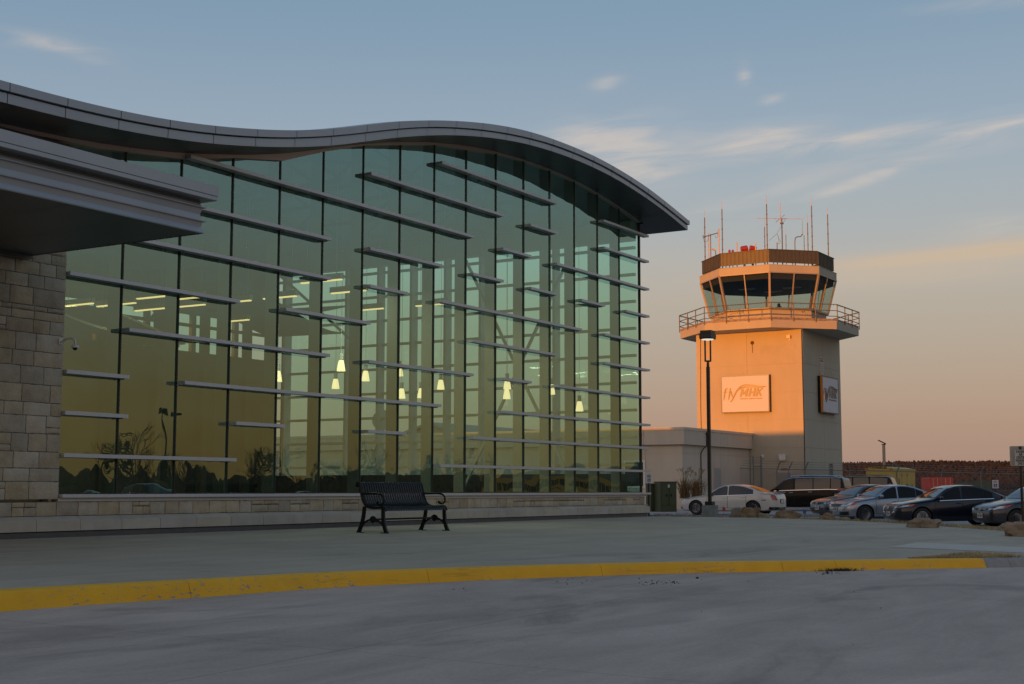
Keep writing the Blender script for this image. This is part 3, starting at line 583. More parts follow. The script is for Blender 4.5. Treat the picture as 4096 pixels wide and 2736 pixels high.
for a, b in zip(ss[:-1], ss[1:]): mb.add([(a+.006, CY+.03, 4.045), (b-.006, CY+.03, 4.045), (b-.006, -.3, 4.045), (a+.006, -.3, 4.045)], [(0, 1, 2, 3)])
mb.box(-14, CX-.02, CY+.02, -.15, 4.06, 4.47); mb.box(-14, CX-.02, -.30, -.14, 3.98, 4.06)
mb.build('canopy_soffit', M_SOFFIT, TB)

# ------------------------------------------------------------------ lamps in the hall
M_LAMP = mat('lit_opal_glass', (.9,.85,.6), .5, emis=(1, .63, .31), estr=1.7)
M_TUBE = mat('lit_tube', (.9,.85,.6), .5, emis=(1, .60, .24), estr=1.5)
M_OPAL = mat('unlit_opal_glass', (.55,.52,.40), .4)
pend = [(1364,1485,33.0,'topmost lit cone pendant, directly over the lower left lamp of its pair'),(1462,1524.5,35.5,'lit cone pendant right of the topmost lamp, in the next glass bay'),(1342,1555,37.0,'lit cone pendant just below and left of the topmost lamp'),(1763,1558,37.6,'lit cone pendant on the long cable, alone in its bay right of the centre'),
        (1606,1594,36.5,'lowest lit cone pendant, under a long sun shade'),(1684,1592,37.5,'lit cone pendant half cut off by a grey column at its right'),(1598,1505,38.3,'small lit cone pendant tucked under a sun shade above the lowest lamp'),(2029,1557,36.8,'lit cone pendant stacked directly above another near the right bays'),(2027,1596,37.4,'lit cone pendant directly beneath its twin near the right bays'),
        (2205,1578,36.4,'narrow lit cone pendant beside a mullion in the right bays'),(1111,1527,33.5,'leftmost lit cone pendant, half hidden by a mullion'),(2318,1645,36.9,'rightmost, faintest and lowest hanging cone pendant')]
for px, py, dep, lab in pend:
    p_ = atd(px, py, dep); s = .43
    t = thing('pendant_lamp', lab, 'lamp', p_, 'lit cone pendants in the hall')
    mb = MB(); mb.lathe((0, 0, 0), [(.10, 0), (.104, .01), (.098, .06), (.078, .18), (.058, .262), (.046, .263)], 16); local(mb.build('lamp_shade', M_LAMP, None, True), t)
    mb = MB(); mb.lathe((0, 0, 0), [(.054, .262), (.0575, .264), (.050, .312), (.046, .3125)], 16); local(mb.build('shade_neck', M_OPAL, None, True), t)
    mb = MB(); mb.lathe((0, 0, .311), [(.045, 0), (.05, .05), (.052, .11), (.03, .115)], 14); mb.cyl((0, 0, .42), (0, 0, zb(p_[0])+.2-p_[2]), .005, 5); local(mb.build('cap_and_cable', M_COLUMN, None, True), t)
lin = [(6.48,7.98,8.98,'grey linear light nearest the stone pier, back row'),(6.93,7.10,8.38,'grey linear light crossing the first mullion'),(7.87,9.15,10.1,'grey linear light hung lowest beside the stone pier'),(7.94,7.22,8.21,'grey linear light in the second bay, lower of two'),(6.48,5.67,6.6,'short lit linear light at the top of the second bay'),(7.0,5.05,5.85,'upper linear light in the third bay'),(7.95,5.95,6.79,'lower linear light in the third bay'),
       (10.62,7.04,8.0,'linear light low in the fourth bay under the long shade'),(7.97,4.57,5.3,'linear light high in the fourth bay'),(7.95,3.23,4.2,'linear light just right of the fourth bay mullion'),(6.57,.87,1.95,'highest linear light, in the fifth bay'),(8.05,1.40,2.36,'linear light spanning the fifth and sixth bays'),(10.6,2.85,3.8,'linear light above the cone pendants'),(10.68,1.06,2.0,'rightmost linear light, alone near the middle bays')]
for x, y0, y1, lab in lin:
    t = thing('linear_light', lab, 'light', (x, (y0+y1)/2, 4.9), 'linear lights over the hall'); h = (y1-y0)/2
    mb = MB(); mb.box(-.05, .05, -h, h, .012, .13); 
    for k in (-h*.7, h*.7): mb.cyl((0, k, .13), (0, k, zb(x)-4.9+.2), .004, 5)
    local(mb.build('housing', M_COLUMN), t); mb = MB(); mb.box(-.035, .035, -h+.02, h-.02, -.012, .012); local(mb.build('light_tube', M_TUBE), t)
    ld = bpy.data.lights.new('tube_glow', 'AREA'); ld.shape = 'RECTANGLE'; ld.size = .07; ld.size_y = 2*h; ld.energy = 30; ld.color = (1, .88, .66); lo_ = bpy.data.objects.new('tube_glow', ld); COL.objects.link(lo_); local(lo_, t); lo_.location = (0, 0, -.02)

# dome camera on the stone pier
cpx = hit(248, 1375, 1, YP-.02)
t = thing('security_camera', 'white gooseneck dome camera on the stone pier', 'camera', cpx)
mb = MB(); mb.box(-.0-.065, .0-.005, -.012, .012, -.01, .075); local(mb.build('mounting_plate', M_WHITE), t)
mb = MB(); mb.tube([(-.03, -.012, .02), (-.01, -.10, .06), (.02, -.17, .075), (.045, -.21, .055), (.055, -.22, .0), (.055, -.22, -.03)], .018, 10); local(mb.build('arm', M_WHITE, None, True), t)
mb = MB(); mb.lathe((.055, -.22, -.085), [(.02, .065), (.05, .055), (.058, .035), (.056, .02), (.04, .018)], 16); local(mb.build('housing', M_WHITE, None, True), t)
mb = MB(); mb.lathe((.055, -.22, -.105), [(.006, 0), (.024, .008), (.034, .024), (.036, .037)], 14); local(mb.build('lens_dome', M_BLACK, None, True), t)

# ------------------------------------------------------------------ bench
t = BN = thing('park_bench', 'black slatted metal bench with curled arms on the pavement by the glass hall', 'bench', (4.45, -2.25, pav_z(0, -2.25)))
bx0, bx1 = -.90, .90
# side profile (y: towards the road is negative, z up) of the slats: curled top, raked back, rounded seat front
bp = [(.335,.80),(.33,.835),(.305,.855),(.275,.85),(.255,.825),(.245,.78),(.225,.70),(.20,.60),(.165,.51),(.11,.452),(.04,.43),(-.06,.428),(-.16,.432),(-.235,.437),(-.275,.425),(-.295,.395),(-.285,.365)]
def spl(P, n):
    P = np.array(P, float); s = np.r_[0, np.cumsum(np.linalg.norm(np.diff(P, axis=0), axis=1))]; q = np.linspace(0, s[-1], n); o = np.stack([np.interp(q, s, P[:, i]) for i in range(P.shape[1])], 1)
    for _ in range(2): o[1:-1] = .25*o[:-2]+.5*o[1:-1]+.25*o[2:]
    return o
BP = spl(bp, 30)
mb = MB(); ns = 26
nrm = np.gradient(BP, axis=0); nrm /= np.linalg.norm(nrm, axis=1)[:, None]; nrm = np.stack([-nrm[:, 1], nrm[:, 0]], 1)
for k in range(ns):
    x = bx0+.06+(bx1-bx0-.12)*k/(ns-1); hw = .0205; th = .007
    mb.grid([[(x-hw, q[0]-n[0]*th, q[1]-n[1]*th), (x+hw, q[0]-n[0]*th, q[1]-n[1]*th), (x+hw, q[0]+n[0]*th, q[1]+n[1]*th), (x-hw, q[0]+n[0]*th, q[1]+n[1]*th)] for q, n in zip(BP, nrm)], closed=True)
for j in (6, 15, 27): mb.tube([(bx0+.02, BP[j][0]+.012, BP[j][1]-.012), (bx1-.02, BP[j][0]+.012, BP[j][1]-.012)], .014, 8)
local(mb.build('slatted_seat', M_BLACK, None, 35), t)
for sx_ in (bx0, bx1):
    mb = MB(); mb.tube([(sx_, q[0]+.006, q[1]-.008) for q in BP[1:]], .026, 8); mb.tube([(sx_, .335, .80), (sx_, .31, .775), (sx_, .285, .79), (sx_, .29, .815)], .022, 8); local(mb.build('end_rail', M_BLACK, None, True), t)
    mb = MB(); A = spl([(.215,.665),(.17,.645),(.10,.652),(-.10,.655),(-.19,.645),(-.245,.60),(-.26,.545),(-.24,.49),(-.19,.468),(-.14,.475),(-.125,.495)], 26); mb.tube([(sx_, *q) for q in A], [.017]*22+[.016, .016, .018, .021], 8); mb.blob((sx_, -.12, .503), .018, .03, .024, 3, .2, 3, 8, 6); local(mb.build('arm_rest', M_BLACK, None, True), t)
    for nm, P in (('rear', [(.155,.44),(.165,.34),(.185,.22),(.225,.10),(.27,.02),(.275,.0)]), ('front', [(-.235,.41),(-.235,.31),(-.245,.19),(-.27,.09),(-.305,.015),(-.31,0)])):
        Q = spl(P, 14); mb = MB()
        mb.grid([[(sx_-.02, y-w_, z), (sx_+.02, y-w_, z), (sx_+.02, y+w_, z), (sx_-.02, y+w_, z)] for (y, z), w_ in zip(Q, np.linspace(.026, .034, 14))], closed=True)
        f_ = 1 if nm == 'rear' else 1; y0 = Q[-1][0]; mb.box(sx_-.025, sx_+.025, y0-.035 if nm == 'front' else y0-.11, y0+.11 if nm == 'front' else y0+.035, 0, .012); local(mb.build('leg', M_BLACK, None, True), t)
    mb = MB(); B_ = spl([(.24,.07),(.17,.16),(.09,.212),(-.02,.225),(-.13,.21),(-.21,.155),(-.28,.06)], 20); mb.tube([(sx_, *q) for q in B_], .017, 8)
    mb.blob((sx_, -.02, .232), .022, .075, .05, 5, .35, 4, 12, 8); mb.blob((sx_, -.02, .195), .018, .035, .035, 8, .2, 4, 8, 6); local(mb.build('arch_brace', M_BLACK, None, True), t)
mb = MB(); mb.cyl((bx0, -.02, .225), (bx1, -.02, .225), .016, 8); local(mb.build('stretcher', M_BLACK, None, True), t)

# ------------------------------------------------------------------ control tower
X0, Y0, TW = 68.807, 13.494, 7.32; GZ = -.40
CT = thing('control_tower', 'concrete airport control tower glowing orange with glazed octagonal cab', 'tower', (X0+TW/2, Y0+TW/2, GZ))
CXY = np.array([X0+TW/2, Y0+TW/2])
def octo(A, z, n=8):
    tt = A*math.tan(math.pi/8); c = CXY
    return [(c[0]-A, c[1]-tt, z), (c[0]-tt, c[1]-A, z), (c[0]+tt, c[1]-A, z), (c[0]+A, c[1]-tt, z), (c[0]+A, c[1]+tt, z), (c[0]+tt, c[1]+A, z), (c[0]-tt, c[1]+A, z), (c[0]-A, c[1]+tt, z)]
def ring(mb, lv, caps=(True, True), mi=None):
    o = len(mb.v); mb.grid([octo(A, z) for A, z in lv], mi, True); k = len(lv)
    if caps[0]: mb.f.append(tuple(range(o, o+8))[::-1]); mb.m.append(mi or 0)
    if caps[1]: mb.f.append(tuple(range(o+8*(k-1), o+8*k))); mb.m.append(mi or 0)
sh_ = MB(); g = .012                                             # shaft in precast panels with open joints
zj = [GZ-.3, 1.6, 3.353, 5.135, 6.892, 8.688, 10.95]
sh_.box(X0+.02, X0+TW-.02, Y0+.02, Y0+TW-.02, GZ-.3, 10.9)
for a, b in zip(zj[:-1], zj[1:]):
    for u0, u1 in ((0, 3.766), (3.766, TW)):
        sh_.box(X0, X0+.03, Y0+u0+(g if u0 else 0), Y0+u1-(g if u1 < TW else 0), a+g, b-g)
        sh_.box(X0+u0+g*(1 if u0 else 0)+(.03 if not u0 else 0), X0+u1-g, Y0, Y0+.03, a+g, b-g)
sh_.build('shaft', M_EIFS, CT)
mb = MB(); mb.box(X0-.006, X0-.001, Y0+.53, Y0+2.87, 8.72, 9.96); mb.box(X0+.45, X0+1.75, Y0-.006, Y0-.001, 8.75, 9.97); mb.build('wall_patch', mat('patched_stucco', (.455,.40,.305), .9, 0, .05, 1.6, .12, 90), CT)
mb = MB(); ring(mb, [(5.43, 10.875), (5.44, 10.88), (5.45, 11.385), (5.40, 11.39)]); mb.build('balcony_slab', M_EIFS, CT)
mb = MB(); 
for i in range(8):
    a, b = np.array(octo(5.43, 11.40)[i]), np.array(octo(5.43, 11.40)[(i+1) % 8]); mb.bar(a+(0, 0, .07), b+(0, 0, .07), .03, .13)
mb.build('toe_board', mat('rusty_toe_board', (.30,.22,.15), .8, 0, .45, 4), CT)
M_RAIL = mat('grey_rail_paint', (.14,.125,.11), .55, .2)
rl = MB()
for z in (11.70, 12.06, 12.46):
    P = octo(5.50, z); 
    for i in range(8): rl.cyl(P[i], P[(i+1) % 8], .026, 6)
rl.build('railing', M_RAIL, CT, True)
for i in range(8):
    a, b = np.array(octo(5.50, 11.30)[i]), np.array(octo(5.50, 11.30)[(i+1) % 8])
    for k in range(3):
        p_ = a+(b-a)*(k+.02)/3; mb = MB(); mb.bar(p_, p_+(0, 0, 1.17), .05, .05); mb.build('rail_post', M_RAIL, CT)
M_BULB = mat('dark_string_bulb', (.05,.03,.03), .3)
mb = MB()
for i in range(8):
    a, b = np.array(octo(5.53, 12.46)[i]), np.array(octo(5.53, 12.46)[(i+1) % 8])
    for k in range(26):
        u = (k+.5)/26; p_ = a+(b-a)*u; mb.bar(p_, p_+(0, 0, -.05-.04*random.random()), .028, .028)
for i, (n_, f0, f1) in enumerate([(1, .38, .88), (7, .1, .6), (2, .15, .7)]):        # looped string lights hung below the top rail
    a, b = np.array(octo(5.54, 12.40)[[0, 7, 2][i]]), np.array(octo(5.54, 12.40)[[1, 0, 3][i]])
    for k in range(46):
        th = k/46*2*math.pi; u = (f0+f1)/2+(f1-f0)/2*math.cos(th)*(.75+.25*math.cos(3*th)); z = 12.0+.36*math.sin(th)*(.6+.4*math.cos(4*th)); p_ = a+(b-a)*u; mb.bar((p_[0], p_[1], z), (p_[0], p_[1], z-.06), .028, .028)
o = mb.build('string_lights', M_BULB, CT); o['kind'] = 'stuff'
# cab
mb = MB(); ring(mb, [(3.50, 11.385), (3.52, 12.28), (3.66, 12.29), (3.66, 12.35), (3.45, 12.36)], (False, False)); mb.build('cab_wall', M_EIFS, CT)
mb = MB(); ring(mb, [(3.40, 11.40), (3.40, 11.42)]); mb.build('cab_floor', M_FLOORIN, CT)
M_CABIN = mat('dark_cab_ceiling', (.035,.035,.035), .8)
mb = MB(); ring(mb, [(3.98, 14.22), (4.02, 14.63)]); mb.build('cab_ceiling', M_CABIN, CT)
M_CABFR = mat('tan_window_frame', (.40,.33,.25), .45, .2)
AZ = lambda z: 3.62+(4.16-3.62)*(z-12.35)/(14.64-12.35)
for i in range(8):
    lo, hi = octo(AZ(12.35), 12.35), octo(AZ(14.64), 14.64); j = (i+1) % 8
    a0, b0, a1, b1 = map(np.array, (lo[i], lo[j], hi[i], hi[j]))
    mb = MB(); mb.bar(a0, a1, .13, .13); mb.build('corner_post', M_CABFR, CT)
    mb = MB(); mb.bar((a0+b0)/2, (a1+b1)/2, .07, .08); mb.bar(a0+(0, 0, .03), b0+(0, 0, .03), .08, .07); mb.bar(a1-(0, 0, .03), b1-(0, 0, .03), .08, .07); mb.build('window_frame', M_CABFR, CT)
    for u0, u1 in ((.02, .49), (.51, .98)):
        mb = MB(); mb.add([a0+(b0-a0)*u0, a0+(b0-a0)*u1, a1+(b1-a1)*u1, a1+(b1-a1)*u0], [(0, 1, 2, 3)]); mb.build('cab_pane', G_CAB, CT, fix=False)
mb = MB(); ring(mb, [(4.12, 14.64), (4.19, 14.645), (4.20, 15.085), (4.22, 15.09), (4.22, 15.12), (3.9, 15.13)]); mb.build('cab_roof', M_EIFS, CT)
M_PARA = mat('brown_ribbed_metal', (.10,.088,.064), .45, .25, .1, 2)
pr_ = MB()
for i in range(8):
    a, b = np.array(octo(4.03, 0)[i]), np.array(octo(4.03, 0)[(i+1) % 8]); d = (b-a)/np.linalg.norm(b-a); nn = np.array([d[1], -d[0], 0]); nn = nn if nn[:2]@((a+b)[:2]/2-CXY) > 0 else -nn; ln = np.linalg.norm(b-a)
    pr_.bar(a+(0, 0, 15.70), b+(0, 0, 15.70), .03, .86); pr_.bar(a+nn*.02+(0, 0, 16.12), b+nn*.02+(0, 0, 16.12), .09, .04)
    for k in range(12):
        c = a+d*ln*(k+.5)/12+nn*.03; pr_.bar(c+(0, 0, 15.28), c+(0, 0, 16.10), .05, .045, upv=nn)
    for k in (.1, .5, .9): c = a+(b-a)*k-nn*.06; pr_.bar(c+(0, 0, 15.1), c+(0, 0, 15.9), .05, .05)
pr_.build('roof_screen', M_PARA, CT)
mb = MB(); mb.box(CXY[0]-1.2, CXY[0]+.6, CXY[1]-.8, CXY[1]+1.4, 15.12, 15.62); mb.build('roof_hatch', M_BLACK, CT)
# console ring inside the cab and the far glimpses
mb = MB(); ring(mb, [(2.9, 11.43), (3.2, 12.2), (3.35, 12.24), (3.2, 12.26), (2.6, 12.2), (2.6, 11.43)], (False, False)); mb.build('console', M_CABIN, CT)
for dx, dy in ((-.4, 1.3), (.5, -1.5), (1.6, .2)):
    mb = MB(); mb.box(CXY[0]+dx-.3, CXY[0]+dx+.3, CXY[1]+dy-.6, CXY[1]+dy+.6, 14.18, 14.215); mb.build('ceiling_panel_light', M_WHITE, CT)
# door, vents, conduit, lights on the shaft
mb = MB(); mb.box(X0-.03, X0-.002, Y0+.88, Y0+1.86, GZ, 1.86); fr_ = mb.build('door_frame', M_TRIM, CT); mb = MB(); mb.box(X0-.045, X0-.031, Y0+.94, Y0+1.80, GZ, 1.79); mb.build('door', mat('grey_door_paint', (.30,.29,.26), .6), fr_)
mb = MB(); mb.box(X0-.25, X0-.002, Y0+1.22, Y0+1.64, 2.64, 2.90); mb.box(X0-.27, X0-.002, Y0+1.20, Y0+1.66, 2.86, 2.93); mb.box(X0-.22, X0-.002, Y0+1.25, Y0+1.61, 2.55, 2.64); mb.build('vent_hood', M_WHITE, CT)
mb = MB(); mb.cyl((X0-.05, Y0+2.82, 2.83), (X0-.002, Y0+2.82, 2.83), .11, 12); mb.blob((X0-.1, Y0+2.82, 2.80), .09, .09, .09, 1, 0); mb.build('wall_camera', M_WHITE, CT, True)
lv = MB()
for k in range(9): z = 1.45+.105*k; lv.bar((X0+4.55, Y0-.03, z), (X0+5.25, Y0-.03, z), .06, .045)
lv.box(X0+5.2, X0+5.27, Y0-.05, Y0-.001, 1.3, 2.42); lv.box(X0+4.52, X0+4.58, Y0-.04, Y0-.001, 1.3, 2.4); lv.box(X0+4.55, X0+5.25, Y0-.01, Y0-.002, 1.3, 2.4, 1); lv.build('wall_louvre', [M_STEEL, M_BLACK], CT)
mb = MB(); mb.tube([(X0-.02, Y0+.02, GZ), (X0-.02, Y0+.01, 4), (X0-.02, Y0+.03, 8), (X0-.02, Y0+.04, 10.85)], .03, 6); mb.tube([(X0-.02, Y0+7.0, 2.4), (X0-.02, Y0+7.05, 6), (X0-.02, Y0+7.0, 10.85)], .018, 6); mb.build('conduit', M_BRONZE, CT)
mb = MB(); mb.cyl((X0-.03, Y0+3.38, 10.158), (X0-.001, Y0+3.38, 10.158), .12, 14); mb.box(X0-.004, X0-.0015, Y0+3.36, Y0+3.40, 9.5, 10.05); mb.build('scupper', mat('rust', (.10,.05,.025), .9, 0, .3, 9), CT)
mb = MB(); mb.box(X0-.24, X0-.02, Y0+.74, Y0+.97, 10.30, 10.50); mb.box(X0-.04, X0-.002, Y0+.80, Y0+.90, 10.2, 10.34); mb.tube([(X0-.012, Y0+.8, 10.2), (X0-.012, Y0+.5, 9.95), (X0-.012, Y0+.48, 9.7), (X0-.012, Y0+.1, 9.55)], .012, 5); mb.build('floodlight', M_TRIM, CT)
wn = MB(); wn.box(X0+3.14, X0+3.84, Y0-.03, Y0-.001, 8.2, 9.34); w_ = wn.build('window', M_TRIM, CT); mb = MB(); mb.box(X0+3.21, X0+3.77, Y0-.036, Y0-.031, 8.27, 8.98); mb.build('window_pane', mat('pale_blind', (.40,.36,.27), .5), w_); mb = MB(); mb.box(X0+3.21, X0+3.77, Y0-.036, Y0-.031, 9.04, 9.14); mb.box(X0+3.21, X0+3.77, Y0-.036, Y0-.031, 9.2, 9.28); mb.build('window_louvre', M_BLACK, w_)
text_mesh('3469', .20, M_BRONZE, frame((X0-.012, Y0+1.38, 1.985), (0, -1, 0), (0, 0, 1)), 'door_number', CT, .006, 0, .004)
mb = MB(); mb.tube([(X0+TW/2+4.3, CXY[1]-2.0, 14.75), (X0+TW/2+4.75, CXY[1]-2.0, 14.72), (X0+TW/2+3.75, CXY[1]-2.0, 12.4)], .018, 5); mb.build('window_washer_bracket', M_STEEL, CT)

# wall signs
M_SIGNFACE = mat('white_sign_face', (.63,.59,.62), .55); M_GOLD = mat('brushed_gold_lettering', (.27,.23,.16), .4, .5); M_SIGNBOX = mat('bronze_sign_box', (.012,.012,.013), .25, .3); M_SIGNEDGE = mat('polished_sign_edge', (.55,.50,.42), .18, 1.0)
def wall_sign(label, o, xa, nrm_, wd, ht, letter, edge):
    xa, nrm_, up_ = np.array(xa, float), np.array(nrm_, float), np.array((0, 0, 1.)); o = np.array(o, float)
    t = thing('wall_sign', label, 'sign', o-up_*ht/2, 'airport signs on the tower')
    mb = MB(); mb.obox(o+nrm_*.16, xa, up_, nrm_, wd/2, ht/2, .155); mb.build('sign_box', M_SIGNBOX, t)
    mb = MB(); mb.obox(o+nrm_*.320, xa, up_, nrm_, wd/2-.06, ht/2-.06, .004); mb.build('sign_face', M_SIGNFACE, t)
    mb = MB(); fo = o+nrm_*.325
    for s_ in (-1, 1): mb.obox(fo+xa*s_*(wd/2-.028), xa, up_, nrm_, .03, ht/2, .012); mb.obox(fo+up_*s_*(ht/2-.028), xa, up_, nrm_, wd/2-.06, .03, .012)
    mb.build('sign_edge', edge, t)
    q = lambda u, v: o+nrm_*.336+xa*(u*wd)+up_*(v*ht)
    mb = MB(); cnt = [0]
    def lt(ox, a, b, wd_=.125):                 # one straight stroke of a slanted block letter, in metres from the letter's foot
        (x0, y0), (x1, y1) = a, b; sl = .24; hw_ = wd_/2; cnt[0] += 1
        mb.prism([o+nrm_*(.326+.0021*cnt[0])+xa*(ox+x+sl*y+k)+up_*(-.18+y) for x, y, k in ((x0, y0, -hw_), (x0, y0, hw_), (x1, y1, hw_), (x1, y1, -hw_))], nrm_*.022)
    Hh = .52
    for a, b in (((.06, 0), (.06, Hh)), ((.06, Hh), (.245, .14)), ((.245, .14), (.43, Hh)), ((.43, 0), (.43, Hh))): lt(-.35, a, b)
    for a, b in (((.06, 0), (.06, Hh)), ((.36, 0), (.36, Hh))): lt(.23, a, b)
    mb.prism([o+nrm_*.3265+xa*(.23+x+.24*y)+up_*(-.18+y) for x, y in ((.1, .20), (.32, .20), (.32, .32), (.1, .32))], nrm_*.021)
    for a, b in (((.06, 0), (.06, Hh)), ((.11, .24), (.36, Hh)), ((.15, .30), (.36, 0))): lt(.72, a, b)
    mb.build('block_lettering', letter, t)
    text_mesh('Manhattan Regional Airport', .135, letter, frame(q(.125, -.13), xa, up_), 'lettering', t, .006, .15, 0, 1.0)
    def stroke(P, w0, w1, nm):
        cnt[0] += 1; S = spl(P, 40); d = np.gradient(S, axis=0); d /= np.linalg.norm(d, axis=1)[:, None]; pn = np.stack([-d[:, 1], d[:, 0]], 1); mb = MB()
        ww = np.interp(np.linspace(0, 1, 40), [0, .25, .7, 1], [w0, w1, w1*.8, .004])
        mb.grid([[q(s[0]+n[0]*k/wd*1.0, s[1]+n[1]*k/ht)+nrm_*e for k, e in ((-h_, -.01), (h_, -.01), (h_, .02+cnt[0]*.002), (-h_, .02+cnt[0]*.002))] for s, n, h_ in zip(S, pn, ww)], closed=True); mb.build(nm, letter, t)
    stroke([(-.368, .150), (-.395, .158), (-.412, .12), (-.42, .06), (-.444, -.15)], .03, .034, 'letter_stroke')
    stroke([(-.445, .060), (-.37, .068)], .022, .03, 'letter_stroke')
    stroke([(-.303, .165), (-.343, -.15)], .03, .036, 'letter_stroke')
    stroke([(-.287, .077), (-.278, .0), (-.255, -.085)], .028, .034, 'letter_stroke')
    stroke([(-.303, -.20), (-.27, -.17), (-.223, -.046), (-.17, .095), (-.09, .20), (-.01, .245), (.15, .228), (.31, .19), (.43, .185)], .022, .036, 'swoosh')
    stroke([(-.20, .02), (-.157, .095), (-.09, .155), (.016, .19), (.20, .175), (.335, .158), (.445, .185)], .014, .028, 'swoosh')
    return t
wall_sign('lit white airport sign with gold lettering on the orange tower face', (X0, Y0+3.815, 6.85), (0, -1, 0), (-1, 0, 0), 3.29, 2.40, M_GOLD, M_SIGNEDGE)
wall_sign('shaded white airport sign on the grey narrow face of the tower', (X0+4.25, Y0, 6.88), (1, 0, 0), (0, -1, 0), 3.2, 2.38, mat('grey_sign_lettering', (.22,.21,.19), .4, .5), M_SIGNBOX)

# antennas on the tower roof: base point by bearing on the roof octagon
def roof_pt(px, A=3.75, far=False):
    d = ray(px, 1010); d = d/np.hypot(d[0], d[1]); best = []
    P = octo(A, 0)
    for i in range(8):
        a, b = np.array(P[i][:2]), np.array(P[(i+1) % 8][:2]); M_ = np.array([[d[0], -(b-a)[0]], [d[1], -(b-a)[1]]]); 
        if abs(np.linalg.det(M_)) < 1e-9: continue
        s, u = np.linalg.solve(M_, a-CAM[:2])
        if 0 <= u <= 1: best.append(s)
    if not best: return roof_pt(px, A+.05, far)
    best.sort(); return CAM[:2]+d[:2]*(best[-1] if far else best[0])
# people in the cab (seated controllers, seen from the chest up)
M_SKIN = mat('skin', (.16,.10,.075), .6); M_DARKCLOTH = mat('dark_shirt', (.02,.02,.022), .85); M_HAIR = mat('dark_hair', (.012,.010,.009), .6)
def person(label, pos, rz, pose):
    t = thing('person', label, 'person', pos, None, rz)
    V_ = dict(pel=(0,0,.5), ch=(.02,0,.85), nk=(.04,0,1.06), hd=(.06,0,1.17), tp=(.07,0,1.29), sl=(.0,.18,1.0), sr=(.0,-.18,1.0))
    if pose == 'up': V_.update(el=(.22,.34,.84), wl=(.30,.12,1.06), hl=(.28,.06,1.14), er=(.22,-.34,.84), wr=(.30,-.12,1.06), hr=(.28,-.06,1.14))
    else: V_.update(el=(.10,.26,.72), wl=(.36,.22,.74), hl=(.45,.20,.75), er=(.10,-.26,.72), wr=(.36,-.22,.74), hr=(.45,-.20,.75))
    V_.update(kl=(.45,.12,.48), fl=(.42,.13,.06), tl=(.56,.13,.03), kr=(.45,-.12,.48), fr=(.42,-.13,.06), tr=(.56,-.13,.03))
    Eg = [('pel','ch'),('ch','nk'),('nk','hd'),('hd','tp'),('ch','sl'),('sl','el'),('el','wl'),('wl','hl'),('ch','sr'),('sr','er'),('er','wr'),('wr','hr'),('pel','kl'),('kl','fl'),('fl','tl'),('pel','kr'),('kr','fr'),('fr','tr')]
    Rr = dict(pel=.17,ch=.17,nk=.06,hd=.10,tp=.085,sl=.075,sr=.075,el=.05,er=.05,wl=.034,wr=.034,hl=.035,hr=.035,kl=.075,kr=.075,fl=.05,fr=.05,tl=.04,tr=.04)
    ks_ = list(V_); me = bpy.data.meshes.new('body'); me.from_pydata([V_[k] for k in ks_], [(ks_.index(a), ks_.index(b)) for a, b in Eg], [])
    o = bpy.data.objects.new('body', me); COL.objects.link(o); me.materials.append(M_DARKCLOTH)
    m_ = o.modifiers.new('skin', 'SKIN'); sv_ = me.skin_vertices[0].data
    for i, k in enumerate(ks_): sv_[i].radius = (Rr[k], Rr[k]); sv_[i].use_root = k == 'pel'
    o.modifiers.new('s', 'SUBSURF').levels = 1; o.modifiers['s'].render_levels = 1
    dg = bpy.context.evaluated_depsgraph_get(); m2 = bpy.data.meshes.new_from_object(o.evaluated_get(dg)); bpy.data.objects.remove(o)
    m2.materials.clear(); m2.materials.append(M_DARKCLOTH); m2.materials.append(M_SKIN)
    for p_ in m2.polygons:
        p_.use_smooth = True; c = p_.center
        if c.z > 1.07 and abs(c.y) < .13 and c.x < .2 or (c.x > .33 and c.z > .7) : p_.material_index = 1
    o = bpy.data.objects.new('body', m2); COL.objects.link(o); local(o, t)
    mb = MB(); mb.blob((.045, 0, 1.235), .115, .105, .105, 2, .08, 3, 12, 8); local(mb.build('hair', M_HAIR, None, True), t)
    return t
P1 = roof_pt(3111, 2.5); P2 = roof_pt(2927, 2.7)
person('person in dark clothes seated with arms raised behind the centre cab window', (P1[0], P1[1], 11.50), R(205), 'up')
person('person with dark hair seated low behind the left cab window', (P2[0], P2[1], 11.22), R(200), 'down')

def tz(x, y): return 2660+x/2.529, 780+y/2.529
M_ANT = mat('weathered_antenna', (.16,.13,.10), .5, .4); M_ANTW = mat('cream_fibreglass', (.62,.48,.36), .5); M_RED = mat('red_lamp_glass', (.33,.025,.014), .25, coat=.5)
def zat(xy, py):
    d = ray(2048, py); 
    px = None
    k = (np.array([xy[0], xy[1], 0])-CAM); dep = k[0]*fw[0]+k[1]*fw[1]
    # height whose projection is row py
    lo, hi = -8, 40
    for _ in range(50):
        m_ = (lo+hi)/2; q = RM@(np.array([xy[0], xy[1], m_])-CAM); y = 1368-q[1]/q[2]*F
        lo, hi = (m_, hi) if y > py else (lo, m_)
    return lo
def whip(label, x, ytop, ythick, far=False, r=.035, group='whip antennas on the tower roof', nm='antenna', m=None):
    px, py = tz(x, ytop); xy = roof_pt(px, 3.7, far); z1 = zat(xy, py); zt_ = zat(xy, tz(x, ythick)[1]); z0 = 15.13
    t = thing(nm, label, 'antenna', (*xy, z0), group)
    mb = MB(); mb.cyl((*xy, z0), (*xy, zt_), r, 7); n = int((zt_-z0)/.75)
    for k in range(1, n+1): mb.cyl((*xy, z0+(zt_-z0)*k/(n+1)-.03), (*xy, z0+(zt_-z0)*k/(n+1)+.03), r*1.5, 7)
    mb.build('mast', m or M_ANT, t, True)
    mb = MB(); mb.tube([(*xy, zt_), (*xy, z1)], [r*.55, r*.25], 6); mb.build('whip_tip', M_ANTW if not m else m, t, True)
    return t, xy, z1
